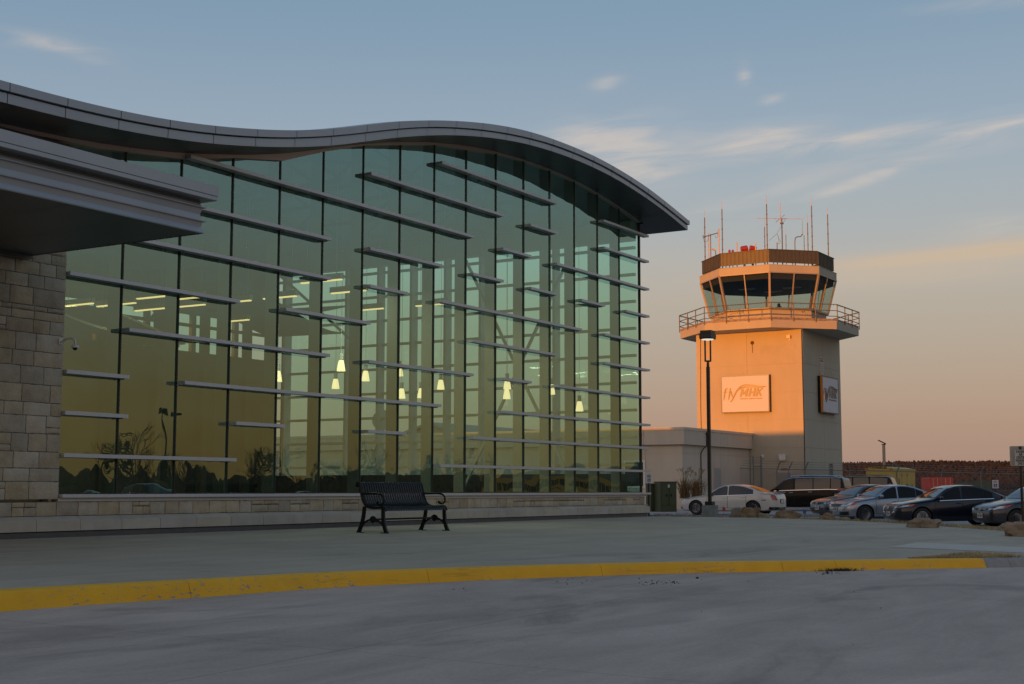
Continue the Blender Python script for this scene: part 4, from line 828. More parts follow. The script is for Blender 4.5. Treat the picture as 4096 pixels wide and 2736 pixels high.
whip('tall whip antenna at the far left of the tower roof', 405, 145, 230)
whip('tall whip antenna second from the left on the tower roof', 582, 55, 142)
whip('tallest whip antenna near the roof corner in the middle', 1036, 0, 92)
whip('medium whip antenna just left of the tallest one', 1011, 243, 323, r=.028)
whip('tall whip antenna on the right beside a shorter one', 1492, 22, 110)
whip('shorter whip antenna just left of the right-hand tall one', 1448, 198, 282, r=.03)
whip('rightmost whip antenna standing at the roof edge', 1653, 112, 195)
whip('thin short whip antenna right of the cross antenna', 1226, 343, 402, r=.022)
whip('thin short whip antenna right of the bent pipe antenna', 1410, 350, 408, r=.022)
for lab, x, y0, y1 in [('cream stick antenna under the crossbar at far left', 441, 385, 575), ('cream stick antenna at the right end of the crossbar', 546, 337, 530), ('short cream stick antenna left of the red beacons', 727, 478, 485), ('short cream stick antenna behind the right red beacon', 917, 485, 490)]:
    px, py = tz(x, y0); xy = roof_pt(px, 3.72 if x < 700 else 2.6); z1 = zat(xy, py); t = thing('stick_antenna', lab, 'antenna', (*xy, 15.13), 'cream stick antennas on the tower roof')
    mb = MB(); mb.cyl((*xy, z1-2.0 if x < 700 else 15.6), (*xy, z1), .042, 8); mb.build('radome', M_ANTW, t, True); mb = MB(); mb.cyl((*xy, 15.13), (*xy, z1-1.98 if x < 700 else 15.62), .03, 7); mb.build('mast', M_ANT, t, True)
a, b = roof_pt(tz(463, 410)[0], 3.72), None; zc = zat(a, tz(463, 412)[1]); t = thing('antenna_crossbar', 'short mast with a horizontal crossbar and hanging wires at far left', 'antenna', (*a, 15.13))
mb = MB(); mb.cyl((*a, 15.13), (*a, zc+.1), .03, 7); mb.build('mast', M_ANT, t, True)
e0_, e1_ = roof_pt(tz(388, 410)[0], 3.72), roof_pt(tz(541, 420)[0], 3.72); mb = MB(); mb.cyl((*e0_, zc+.03), (*e1_, zc-.05), .03, 7)
for e, dr in ((e0_, .35), (e1_, .35)): k = np.array(a)-e; k = k/np.linalg.norm(k); mb.tube([(*e, zc), (*(e+k*.1), zc-dr*.9), (*(e+k*.35), zc-dr), (*(e+k*.6), zc-.1)], .01, 5); mb.cyl((*e, zc-.1), (*e, zc+.18), .02, 6)
mb.build('crossbar', M_ANT, t, True)
xy = roof_pt(tz(1188, 250)[0], 2.9); z1 = zat(xy, tz(1188, 240)[1]); t = thing('cross_antenna', 'tall pole carrying a crossed four-arm antenna in the middle of the roof', 'antenna', (*xy, 15.13))
mb = MB(); mb.cyl((*xy, 15.13), (*xy, z1), .04, 8); mb.cyl((*xy, z1-.35), (*xy, z1-.27), .12, 8); mb.build('mast', M_ANT, t, True)
mb = MB(); zc = z1+.02; L_ = 1.55
r2 = np.array([rt[0], rt[1]])/np.hypot(rt[0], rt[1]); f2 = np.array([-r2[1], r2[0]])
c_ = xy-r2*.10
mb.cyl((*(c_-r2*L_), zc), (*(c_+r2*L_), zc-.03), .018, 6); mb.cyl((*(c_-f2*L_+0*r2), zc-.05), (*(c_+f2*L_), zc+.05), .018, 6); mb.cyl((*c_, zc-.3), (*c_, zc+1.05), .025, 6); mb.build('arms', M_ANTW, t, True)
xy = roof_pt(tz(1135, 400)[0], 3.0); z1 = zat(xy, tz(1135, 392)[1]); t = thing('ground_plane_antenna', 'thin antenna with drooping wire radials left of the tall cross', 'antenna', (*xy, 15.13))
mb = MB(); mb.cyl((*xy, 15.13), (*xy, z1-.6), .03, 7); mb.tube([(*xy, z1-.6), (*(xy+r2*.14), z1-.7), (*(xy+r2*.1), z1-.2), (*xy, z1)], .016, 6); mb.build('mast', M_ANT, t, True)
mb = MB(); 
for dx, dz in ((-.5, -.45), (.25, -.55), (.62, 1.05)): mb.cyl((*xy, z1), (*(xy+r2*dx), z1+dz), .008, 4)
mb.build('radials', M_ANT, t)
xy = roof_pt(tz(1316, 460)[0], 3.3); z1 = zat(xy, tz(1316, 455)[1]); xe = roof_pt(tz(1396, 410)[0], 3.3); z2 = zat(xe, tz(1396, 408)[1]); t = thing('bent_pipe_antenna', 'bent pipe antenna with a whip on its swan neck at right', 'antenna', (*xy, 15.13))
mb = MB(); d_ = xe-xy; mb.tube([(*xy, 15.13), (*xy, z1-.1), (*(xy+d_*.06), z1+.12), (*(xy+d_*.3), z1+.22), (*(xy+d_*.75), z1+.24), (*(xy+d_*.95), z1+.4), (*xe, z2)], .03, 7); mb.build('mast', M_ANT, t, True); mb = MB(); mb.tube([(*xe, z2), (*xe, z2+1.0)], [.015, .006], 5); mb.build('whip_tip', M_ANT, t)
for lab, x in (('red drum beacon at left in the pair on the roof', 803), ('red drum beacon at right in the pair on the roof', 886)):
    xy = roof_pt(tz(x, 540)[0], 2.2); z1 = zat(xy, tz(x, 545)[1]); t = thing('beacon', lab, 'beacon', (*xy, 15.13), 'red drum beacons on the tower roof'); s_ = -1 if x < 850 else 1
    mb = MB(); mb.tube([(*(xy-r2*.24*s_*-1), z1-.04), (*(xy-r2*.20*s_*-1), z1-.03), (*(xy+r2*.16*s_*-1), z1+.02), (*(xy+r2*.22*s_*-1), z1+.03)], [.15, .205, .22, .18], 14); mb.build('drum_lens', M_RED, t, 30); mb = MB(); mb.cyl((*xy, 15.13), (*xy, z1-.1), .08, 8); mb.build('pedestal', M_ANT, t)
for lab, x in (('small red obstruction light, left of two near the roof corner', 652), ('small red obstruction light, right of two near the roof corner', 685)):
    xy = roof_pt(tz(x, 560)[0], 3.6); z1 = zat(xy, tz(x, 552)[1]); t = thing('obstruction_light', lab, 'light', (*xy, 15.13), 'red obstruction lights on the tower roof')
    mb = MB(); mb.lathe((*xy, z1-.26), [(.05, 0), (.085, .02), (.085, .16), (.05, .24), (.01, .26)], 10); mb.build('red_globe', M_RED, t, True); mb = MB(); mb.cyl((*xy, 15.13), (*xy, z1-.25), .03, 7); mb.build('pipe', M_ANT, t)
xy = roof_pt(tz(512, 570)[0], 3.7); z1 = zat(xy, tz(512, 560)[1]); t = thing('roof_floodlight', 'small floodlight on a short pipe at the left roof edge', 'light', (*xy, 15.13)); mb = MB(); mb.cyl((*xy, 15.13), (*xy, z1), .03, 7); mb.build('pipe', M_ANT, t); mb = MB(); mb.bar((*(xy-r2*.25), z1+.12), (*(xy+r2*.02), z1), .14, .1); mb.build('lamp_head', M_ANTW, t)

# ------------------------------------------------------------------ low building beside the tower
M_ANX = mat('light_beige_stucco', (.58,.51,.41), .9, 0, .06, 1.3, .12, 90, stretch=(1, 1, .25))
LX, LY = 58.502, 17.214
LB = thing('service_building', 'low beige service building with overhanging parapet beside the tower', 'building', (LX+5, LY+5, GZ))
mb = MB(); LE = 62.0; LXE = X0-.01; g = .012
mb.box(LX+.03, LXE, LY+.03, LE, GZ-.3, 4.1)
ycuts = [LY, 19.55, 24.5, 30, 36, 42, 48, 55, LE]; xcuts = [LX, 63.0, 64.1, LXE]
for z0, z1 in ((GZ-.3, .745), (.745, 2.80), (2.80, 3.30)):
    for a, b in zip(ycuts[:-1], ycuts[1:]): mb.box(LX, LX+.03, a+(g if a > LY else 0), b-g, z0+g, z1-g*.2)
    for a, b in zip(xcuts[:-1], xcuts[1:]): mb.box(a+(.0301 if a == LX else g), b-g, LY, LY+.03, z0+g, z1-g*.2)
mb.build('wall', M_ANX, LB)
mb = MB()
for a, b in zip(ycuts[:-1], ycuts[1:]): mb.box(LX-.26, LX-.01, a+(g if a > LY else -.24), b-g, 3.31, 4.155)
for a, b in zip([LX-.009, 63.55, 64.63], [63.55, 64.63, X0-.02]): mb.box(a+g, b-g*0.0, LY-.24, LY-.001, 3.31, 4.155)
mb.box(X0-.02, X0+.72, LY-.24, LY-.16, 3.31, 4.155) if False else None
mb.build('parapet', M_ANX, LB)
mb = MB(); mb.box(LX-.30, LX+.2, LY-.28, LE, 4.157, 4.31); mb.box(LX+.2, X0-.02, LY-.28, LY+.2, 4.157, 4.31); mb.build('parapet_cap', mat('cream_coping', (.60,.53,.42), .5, 0, .06, 2), LB)
mb = MB(); mb.box(LX+.2, X0-.02, LY+.2, LE, 4.0, 4.05); mb.build('roof', M_STEEL, LB)
mb = MB(); mb.box(63.10, 64.17, LY-.03, LY-.002, GZ-.1, 2.05); f_ = mb.build('door_frame', M_TRIM, LB); mb = MB(); mb.box(63.16, 64.09, LY-.045, LY-.031, GZ-.1, 1.99); mb.build('door', mat('pale_grey_door', (.38,.38,.36), .5), f_)
mb = MB(); mb.box(LX-.03, LX-.002, 19.60, 21.0, .78, 2.42); f_ = mb.build('window_frame', M_WHITE, LB); mb = MB(); mb.box(LX-.04, LX-.031, 19.72, 20.9, .9, 2.3); mb.build('window_pane', mat('dark_window', (.03,.04,.035), .1), f_)
mb = MB(); mb.box(61.35, 61.5, LY-.36, LY-.26, 3.95, 4.1); mb.tube([(61.42, LY-.28, 3.95), (61.42, LY-.27, 3.3), (61.35, LY-.1, 3.15), (61.1, LY-.04, 2.85), (61.08, LY-.04, GZ)], .03, 6); mb.build('conduit', M_BRONZE, LB)
# gabled hangar and satellite dish behind, seen through the hall
t = thing('hangar', 'pale gabled hangar seen through the hall glass', 'building', (90, 50, GZ))
mb = MB(); M_HANG = mat('pale_metal_cladding', (.40,.39,.35), .6, .1, .05, 1, stretch=(1, 8, 1))
mb.prism([(80, 44, GZ), (80, 56, GZ), (80, 56, 4.4), (80, 50, 6.1), (80, 44, 4.4)], (24, 0, 0)); mb.build('wall', M_HANG, t)
mb = MB(); mb.prism([(79.6, 43.6, 4.2), (79.6, 50, 6.1), (79.6, 56.4, 4.2), (79.6, 56.4, 4.4), (79.6, 50, 6.3), (79.6, 43.6, 4.4)], (24.8, 0, 0)); mb.build('roof', M_STEEL, t)
dp = hit(1533, 1690, 0, LX+.5); t = thing('satellite_dish', 'grey satellite dish on the low roof seen through the hall glass', 'satellite dish', (dp[0], dp[1], 4.05))
mb = MB(); P = []
ax_ = np.array([-.75, -.55, .35]); ax_ /= np.linalg.norm(ax_); uu = np.cross(ax_, (0, 0, 1)); uu /= np.linalg.norm(uu); vv = np.cross(uu, ax_); dc = np.array([dp[0], dp[1], dp[2]+.1])
for r_ in np.linspace(.02, .75, 6): P.append([dc+uu*r_*math.cos(a)+vv*r_*math.sin(a)+ax_*(.28*r_*r_-.02) for a in np.arange(20)/20*2*math.pi])
mb.grid(P, closed=True); P2_ = [[np.array(q)-ax_*.015 for q in row] for row in P]; mb.grid(P2_, closed=True); mb.build('reflector', M_STEEL, t, True)
mb = MB(); mb.cyl((dp[0], dp[1], 4.05), dc-ax_*.05, .04, 8); mb.cyl(dc+vv*-.6, dc+ax_*.6, .015, 6); mb.build('mount', M_STEEL, t)
# unseen wing added behind the hall to keep the evening sun off the foot of the tower
t = thing('added_shade_wing', 'unseen flat roofed beige wing added behind the glass hall to shade the tower foot', 'building', (-8, 30, 0))
mb = MB(); mb.box(-24, 16.5, 15.5, 20.6, -.5, 5.27); mb.box(-24, 16.5, 20.603, 62, -.5, 5.01); mb.build('wall', M_EIFS, t); mb = MB(); mb.box(-24.2, 16.7, 15.3, 20.7, 5.272, 5.44); mb.box(-24.2, 16.7, 20.705, 62.2, 5.012, 5.17); mb.build('parapet_cap', M_FASCIA, t)  # parapet heights set for the shadow line; lower step lets sun past

# ------------------------------------------------------------------ far hills and their trees, added sun-blocking ridge to the west
mb = MB(); rows = []
def hill_z(y, d): return -1.35+ (d*33.5)*(1+.05*math.sin(y*.011)+.03*math.sin(y*.031+1)) 
HXs = [(1250, 0), (1330, .18), (1430, .55), (1540, .88), (1640, .985), (1760, 1.0), (2100, .95)]
for x, d in HXs: rows.append([(x, y, hill_z(y, d)) for y in np.linspace(-900, 1400, 120)])
mb.grid(rows); h = mb.build('hills', mat('autumn_hillside', (.03,.02,.014), .95, 0, .3, .02), None, True); tag(h, kind='structure')
mb = MB(); rr_ = random.Random(3)
M_TREE1 = mat('russet_woodland', (.024,.0175,.013), .95, island=.28, var=.2, vs=.05)
def htree(mb, x, y, z, r, hgt, sd, conifer):
    n = 5; P = []
    for k, (f, q) in enumerate(((0, .25), (.18, .8), (.4, 1.0), (.65, .72), (.85, .4), (1.0, .06))):
        if not conifer: q = (.2, .75, 1.0, .95, .7, .2)[k]
        P.append([(x+r*q*(1+.35*(rr_.random()-.5))*math.cos(a+sd), y+r*q*(1+.35*(rr_.random()-.5))*math.sin(a+sd), z+hgt*(f+.05*(rr_.random()-.5))) for a in np.arange(n)/n*2*math.pi])
    mb.grid(P, closed=True)
for k in range(9500):
    d = rr_.random(); x = np.interp(d, [q[1] for q in HXs[:6]], [q[0] for q in HXs[:6]]); y = (x+15)*rr_.uniform(.150, .335)-16; z = hill_z(y, d)
    htree(mb, x, y, z-1.0, rr_.uniform(1.0, 2.1), rr_.uniform(2.6, 5.4), rr_.random()*6, rr_.random() < .5)
for k in range(700):
    y = rr_.uniform(235, 560); htree(mb, 1665+rr_.uniform(-25, 25), y, hill_z(y, 1)-1.0, rr_.uniform(.9, 2.2), rr_.uniform(2.4, 6.4), rr_.random()*6, rr_.random() < .55)
o = mb.build('hillside_trees', M_TREE1, None, False, fix=False); tag(o, kind='stuff')
mb = MB()
for k in range(2600):
    x = rr_.uniform(420, 1180); y = (x+15)*rr_.uniform(.165, .34)-16; htree(mb, x, y, -1.6, rr_.uniform(.6, 1.9), rr_.uniform(1.0, 2.4)*(.5+x/1300), rr_.random()*6, False)
o = mb.build('scrub', mat('rust_scrub', (.055,.028,.018), .95, island=.4, var=.25, vs=.5), None, False, fix=False); tag(o, kind='stuff')
# unseen west ridge behind the camera, added to block the low sun, and the tree lines that the glass mirrors
mb = MB(); rows = []
def shade_ridge_h(y): return 5.0+27*min(1, max(0, (30-y)/8))+37*min(1, max(0, (y-60)/8))  # added blocker: tall flanks stop sun and glow, low gap lights the tower
for x, f in ((-420, 0), (-370, .7), (-330, 1), (-300, 1), (-260, .5), (-190, 0)):
    rows.append([(x, y, -1.4+f*shade_ridge_h(y)) for y in list(np.linspace(-700, 20, 20))+list(np.linspace(22, 34, 7))+list(np.linspace(40, 58, 4))+list(np.linspace(60, 70, 6))+list(np.linspace(90, 700, 12))])
mb.grid(rows); h = mb.build('added_shade_ridge', mat('shade_ridge_ground', (.07,.055,.03), .95, 0, .3, .05), None, True); tag(h, kind='structure')
def bare_tree(lab, x, y, hgt, seed):
    r_ = random.Random(seed); t = thing('bare_tree', lab, 'tree', (x, y, -1.3), 'bare trees across the road'); tr_, br = MB(), MB()
    def grow(p, d, l, rad, lev, mbx):
        q = p+d*l; m_ = p+d*l*.5+np.array([r_.uniform(-1, 1), r_.uniform(-1, 1), r_.uniform(-.3, .6)])*l*.07
        mbx.tube([p, m_, q], [rad, rad*.85, rad*.68], 6 if lev < 2 else 4, None, False)
        if lev >= 5: return
        for k in range(3 if lev < 4 else 4):
            a = r_.uniform(0, 2*math.pi); s = r_.uniform(.4, .85); u = np.cross(d, (.3, .2, 1)); u /= np.linalg.norm(u)+1e-9; v = np.cross(d, u)
            nd_ = d+(u*math.cos(a)+v*math.sin(a))*s; nd_[2] += .12; nd_ /= np.linalg.norm(nd_); grow(q if k else m_, nd_, l*r_.uniform(.62, .82), rad*.6, lev+1, br)
    grow(np.array([x, y, -1.4]), np.array([0, 0, 1.]), hgt*.27, hgt*.022, 0, tr_)
    M_ = mat('dark_bark', (.075,.055,.04), .95); tr_.build('trunk', M_, t, True, False); br.build('crown', M_, t, False, False)

# ------------------------------------------------------------------ cars
G_CAR = glass('car_glass', (.34,.40,.38), (.9,.95,1.0), .09)
G_TINT = glass('tinted_car_glass', (.10,.11,.12), (.9,.95,1.0), .07)
M_INT = mat('dark_car_interior', (.035,.033,.032), .9)
M_LENS = mat('headlamp_lens', (.50,.52,.55), .08, .6, coat=1.0); M_AMBER = mat('amber_lens', (.55,.10,.02), .2, coat=.6); M_TAIL = mat('red_tail_lens', (.32,.012,.012), .15, coat=.8)
M_GRILLE = mat('black_grille', (.012,.012,.013), .45); M_PLATE = mat('number_plate', (.55,.54,.50), .5); M_PLATETXT = mat('plate_ink', (.03,.03,.05), .6)
M_ALLOY = mat('alloy_wheel', (.62,.62,.64), .35, .35); M_SEAM = mat('seam_black', (.01,.01,.01), .8)
def cint(P, x): return float(np.interp(x, [q[0] for q in P], [q[1] for q in P]))
def car_wheel(par, x, y, r, wd, side, alloy, nsp=5):
    t = MB(); w_ = wd/2
    pr = [(r*.64, -w_*.86), (r*.70, -w_), (r*.93, -w_), (r, -w_*.68), (r, w_*.68), (r*.93, w_), (r*.70, w_), (r*.64, w_*.86)]
    e = bpy.data.objects.new('wheel', None); COL.objects.link(e); e.empty_display_size = .1; local(e, par); e.location = (x, y, r)
    t.lathe((0, 0, 0), pr, 28, 'y'); local(t.build('tyre', M_RUBBER, None, 30), e)
    m = MB(); s = side
    m.lathe((0, 0, 0), [(r*.66, s*w_*.80), (r*.66, s*w_*.2), (r*.60, s*w_*.15), (r*.60, s*w_*.78), (r*.66, s*w_*.86)], 24, 'y')
    m.lathe((0, 0, 0), [(r*.17, s*w_*.35), (r*.17, s*w_*.78), (r*.10, s*w_*.84)], 14, 'y')
    for k in range(nsp):
        a = k*2*math.pi/nsp+.3; c, q = math.cos(a), math.sin(a); m.grid([[(c*r*f-q*b*r, s*w_*h0, q*r*f+c*b*r) for b, h0 in ((-wb, .52), (-wb*.7, hh), (wb*.7, hh), (wb, .52))] for f, wb, hh in ((.12, .10, .82), (.36, .075, .78), (.62, .11, .80))])
    local(m.build('rim', alloy, None, 25), e)
    m = MB(); m.cyl((0, s*w_*.1, 0), (0, s*w_*.2, 0), r*.60, 20); local(m.build('brake_disc', M_GRILLE), e)
def make_car(sp):
    L_, W_, H_c = sp['L'], sp['W'], sp['H']; hw = W_/2
    t = thing('parked_'+sp['kind'], sp['label'], sp['cat'], sp['pos'], 'cars parked beyond the pavement', sp['rz'])
    top, belt, botm, plan = sp['top'], sp['belt'], sp['bot'], sp['plan']
    xs = sorted(set(list(np.linspace(0, 1, 49))+[.004, .012, .985, .996])); rows = []; RINGS = []
    roof_in = sp.get('tuck', .80)
    for u in xs:
        x = L_*(.5-u); zt_ = cint(top, u); zbt = min(cint(belt, u), zt_-.025); zb_ = cint(botm, u); w_ = hw*cint(plan, u); gh = max(0, (zt_-zbt))
        tuck = 1-(1-roof_in)*min(1, gh/.42); wr = w_*tuck; cr_ = min(.06, .02+gh*.08)
        mid = zb_+(zbt-zb_)*.52
        pts = [(0, zb_), (w_*.80, zb_), (w_*.955, zb_+.05), (w_*.985, zb_+.16), (w_, mid), (w_*.992, mid+(zbt-mid)*.45), (w_*.965, zbt-.035), (w_*.935, zbt), (w_*.935+(wr-w_*.935)*.5, zbt+(zt_-cr_-zbt)*.5), (wr, zt_-cr_-.012), (wr*.93, zt_-cr_*.45), (wr*.6, zt_-cr_*.12), (0, zt_)]
        RINGS.append((x, pts)); rows.append([(x, y, z) for y, z in pts]+[(x, -y, z) for y, z in pts[-2:0:-1]])
    mb = MB(); mb.grid(rows, closed=True); n = len(rows[0]); mb.f += [tuple(range(n))[::-1], tuple(range(len(mb.v)-n, len(mb.v)))]; mb.m += [0, 0]
    body = mb.build('body', [sp['paint'], M_GRILLE], None, 28)
    # wheel arches cut out of the body
    for fx_, r in sp['wheels']:
        cm_ = MB(); cm_.cyl((L_*(.5-fx_), -hw-.3, r*1.0), (L_*(.5-fx_), hw+.3, r*1.0), r*1.16, 28); cut = cm_.build('cut', M_GRILLE)
        md = body.modifiers.new('b', 'BOOLEAN'); md.object = cut; md.operation = 'DIFFERENCE'; md.solver = 'EXACT'
        dg = bpy.context.evaluated_depsgraph_get(); me = bpy.data.meshes.new_from_object(body.evaluated_get(dg)); body.modifiers.clear(); body.data = me; bpy.data.objects.remove(cut)
    local(body, t)
    cab_ = MB(); cab_.box(L_*(.5-sp['wheels'][1][0])+.2, L_*(.5-sp['wheels'][0][0])-.25, -hw+.12, hw-.12, .30, .52); local(cab_.build('underbody', M_GRILLE), t)
    for fx_, r in sp['wheels']:
        for s in (1, -1): car_wheel(t, L_*(.5-fx_), s*(hw*cint(plan, fx_)-.115), r, .215, s, sp.get('alloy', M_ALLOY), sp.get('spokes', 5))
    def ring_at(x):
        u = .5-x/L_; k = int(np.searchsorted(xs, u)); k = min(max(k, 1), len(xs)-1); f = (u-xs[k-1])/(xs[k]-xs[k-1]); f = min(max(f, 0), 1)
        return [(a[0]*(1-f)+b[0]*f, a[1]*(1-f)+b[1]*f) for a, b in zip(RINGS[k-1][1], RINGS[k][1])]
    def side_y(x, z):
        r_ = ring_at(x)[1:]; zz = [q[1] for q in r_]
        for (y0, z0), (y1, z1) in zip(r_[:-1], r_[1:]):
            if z0 <= z <= z1+1e-9 and z1 > z0: return y0+(y1-y0)*(z-z0)/(z1-z0)
        return r_[-4][0] if z > zz[-4] else r_[0][0]
    def side_panel(nm, up_, lo_, x0, x1, m, off=.006, sides=(1, -1), par=None, nx=14, nz_=5):
        obs = []
        for s in sides:
            mb = MB(); P = []
            for x in np.linspace(x0, x1, nx):
                z0, z1 = lo_(x), up_(x); P.append([(x, s*(side_y(x, z0+(z1-z0)*k/(nz_-1))+off), z0+(z1-z0)*k/(nz_-1)) for k in range(nz_)])
            mb.grid(P); obs.append(local(mb.build(nm, m, None, 40, fix=False), par or t))
        return obs
    U = lambda u: L_*(.5-u)
    # side windows, pillars show as body colour between them
    for (u0, u1, drop0, drop1) in sp['side_windows']:
        gm_ = sp.get('rear_glass', G_CAR) if u0 > sp.get('tint_from', .52) else sp.get('front_glass', G_CAR)
        hi = lambda x: max(cint(belt, .5-x/L_)+.03, cint(top, .5-x/L_)-.085-drop0-(drop1-drop0)*((.5-x/L_)-u0)/(u1-u0)); lo = lambda x: min(cint(belt, .5-x/L_), cint(top, .5-x/L_)-.06)+.022
        bk = side_panel('window_recess', lambda x: hi(x)+.018, lambda x: lo(x)-.014, U(u0-.004), U(u1+.004), M_GRILLE if not sp.get('chrome') else M_SEAM, .003)
        side_panel('side_window', hi, lo, U(u0), U(u1), gm_ if sp.get('seethrough', False) else G_TINT if gm_ is G_TINT else MATS.setdefault('cw', mat('dark_side_glass', (.008,.010,.011), .10, spec=.22)), .006)
    if sp.get('chrome'):
        a, b = sp['side_windows'][0][0], sp['side_windows'][-1][1]
        lo = lambda x: min(cint(belt, .5-x/L_), cint(top, .5-x/L_)-.05)+.002; side_panel('chrome_strip', lambda x: lo(x)+.022, lo, U(a-.02), U(b+.01), M_CHROME, .011, nx=30, nz_=2)
        if sp['chrome'] > 1:
            hi = lambda x: cint(top, .5-x/L_)-.062; side_panel('chrome_strip', lambda x: hi(x)+.02, hi, U(a+.10), U(b+.01), M_CHROME, .011, nx=30, nz_=2)
    # windscreen and rear window follow the top surface
    for nm, (u0, u1), gm_ in (('windscreen', sp['screen'], G_CAR), ('rear_window', sp['rear'], G_TINT)):
        mb = MB(); P = []
        for u in np.linspace(u0, u1, 10):
            r_ = ring_at(U(u)); row = []
            for f in np.linspace(-1, 1, 13):
                y = abs(f)*r_[10][0]*.97; zz = np.interp(y, [r_[12][0], r_[11][0], r_[10][0]], [r_[12][1], r_[11][1], r_[10][1]]); row.append((U(u)+(.006 if nm == 'windscreen' else -.006), math.copysign(y, f), zz+.008))
            P.append(row)
        mb.grid(P); m_ = MATS.setdefault('ws', mat('windscreen_glass', (.03,.037,.04), .05, coat=.5, spec=.5)) if nm == 'windscreen' else MATS['cw'] if 'cw' in MATS else G_TINT; local(mb.build(nm, m_, None, 60, fix=False), t)
    # doors
    for (u0, u1) in sp['doors']:
        dz = .17
        obs = side_panel('door', lambda x: cint(belt, .5-x/L_)-.03, lambda x: cint(botm, .5-x/L_)+dz, U(u0), U(u1), sp['paint'], .006, nx=8, nz_=7)
        sb = side_panel('door_gap', lambda x: cint(belt, .5-x/L_)-.03, lambda x: cint(botm, .5-x/L_)+dz-.01, U(u0-.0028), U(u1+.0028), M_SEAM, .0035, nx=8, nz_=7)
        for o_, s in zip(obs, (1, -1)):
            xh = U(u1-.028) if not sp.get('van') else U(u1-.03); zh = cint(belt, u1-.03)-.11; y = side_y(xh, zh)+.022
            mb = MB(); mb.tube([(xh+.10, s*(y-.015), zh), (xh+.075, s*y, zh+.003), (xh-.075, s*y, zh+.003), (xh-.10, s*(y-.015), zh)], .014, 6); h_ = local(mb.build('handle', sp.get('handle', sp['paint']), None, True), o_)
    # outline patches for lamps, grille and bumpers: u runs round the nose (or tail) from the centre line
    def outline(z, front):
        pts = [(xs[0] if front else xs[-1], 0.0)]; rg = RINGS if front else RINGS[::-1]
        P = [(rg[0][0], 0.0)]
        for x, r_ in rg[:26]:
            y = None; rr = r_[1:]
            if z >= rr[-1][1]: y = None
            for (y0, z0), (y1, z1) in zip(rr[:-1], rr[1:]):
                if z0 <= z <= z1 and z1 > z0: y = y0+(y1-y0)*(z-z0)/(z1-z0)
            if y is None:
                if z < rr[0][1] or len(P) > 1 and z <= rr[0][1]+.0: y = rr[0][0]
                else: P = [(x, 0.0)]; continue
            P.append((x, y))
        return np.array(P)
    def patch(nm, u0, u1, lo, hi, m, front=True, off=.008, sides=(1, -1), par=None, nu=12, nv=5):
        res = []
        for s in sides:
            mb = MB(); P = []
            for k in range(nv):
                row = []
                for u in np.linspace(u0, u1, nu):
                    z0, z1 = lo(u), hi(u); z = z0+(z1-z0)*k/(nv-1); O = outline(z, front); d = np.r_[0, np.cumsum(np.linalg.norm(np.diff(O, axis=0), axis=1))]
                    x, y = np.interp(u, d, O[:, 0]), np.interp(u, d, O[:, 1]); x2, y2 = np.interp(u+.02, d, O[:, 0]), np.interp(u+.02, d, O[:, 1]); tx, ty = x2-x, y2-y; l = math.hypot(tx, ty)+1e-9
                    nx_, ny_ = (ty/l, -tx/l) if front else (-ty/l, tx/l)
                    if not front: nx_, ny_ = -abs(ty/l), abs(tx/l)
                    else: nx_, ny_ = abs(ty/l), abs(tx/l)
                    row.append((x+nx_*off, s*(y+ny_*off), z))
                P.append(row)
            mb.grid(P); res.append(local(mb.build(nm, m, None, 60, fix=False), par or t))
        return res
    lin_ = lambda a, b, c, d: (lambda u: c+(d-c)*(u-a)/(b-a))
    for (nm, u0, u1, a0, a1, b0, b1, m, fr_, off) in sp['patches']:
        patch(nm, u0, u1, lin_(u0, u1, a0, a1), lin_(u0, u1, b0, b1), m, fr_, off)
    # mirrors, plates, emblem
    um, zm_ = sp['mirror']
    for s in (1, -1):
        y = side_y(U(um), zm_); mb = MB(); mb.tube([(U(um), s*(y-.02), zm_-.03), (U(um)-.01, s*(y+.09), zm_+.01)], .022, 6); mb.blob((U(um)-.02, s*(y+.17), zm_+.055), .065, .115, .075, 3, .05, 2, 12, 8); local(mb.build('mirror', sp.get('mirror_mat', sp['paint']), None, True), t)
    fz = sp.get('plate_f')
    xf = lambda z, front: outline(z, front)[0][0]
    if fz:
        x = L_/2+.012; mb = MB(); mb.box(x, x+.012, -.155, .155, fz-.08, fz+.08); p_ = local(mb.build('number_plate', M_PLATE), t)
        for body_, zz, sz in ((sp['reg'], fz-.012, .105), ('TEXAS', fz+.058, .032)):
            o_ = text_mesh(body_, sz, M_PLATETXT, frame((x+.014, 0, zz), (0, 1, 0), (0, 0, 1)), 'plate_text', None, .001, 0, .002, .62 if sz > .05 else 1); local(o_, p_)
    if sp.get('plate_r'):
        z = sp['plate_r']; x = -L_/2-.012; mb = MB(); mb.box(x-.012, x, -.155, .155, z-.08, z+.08); local(mb.build('number_plate', M_PLATE), t)
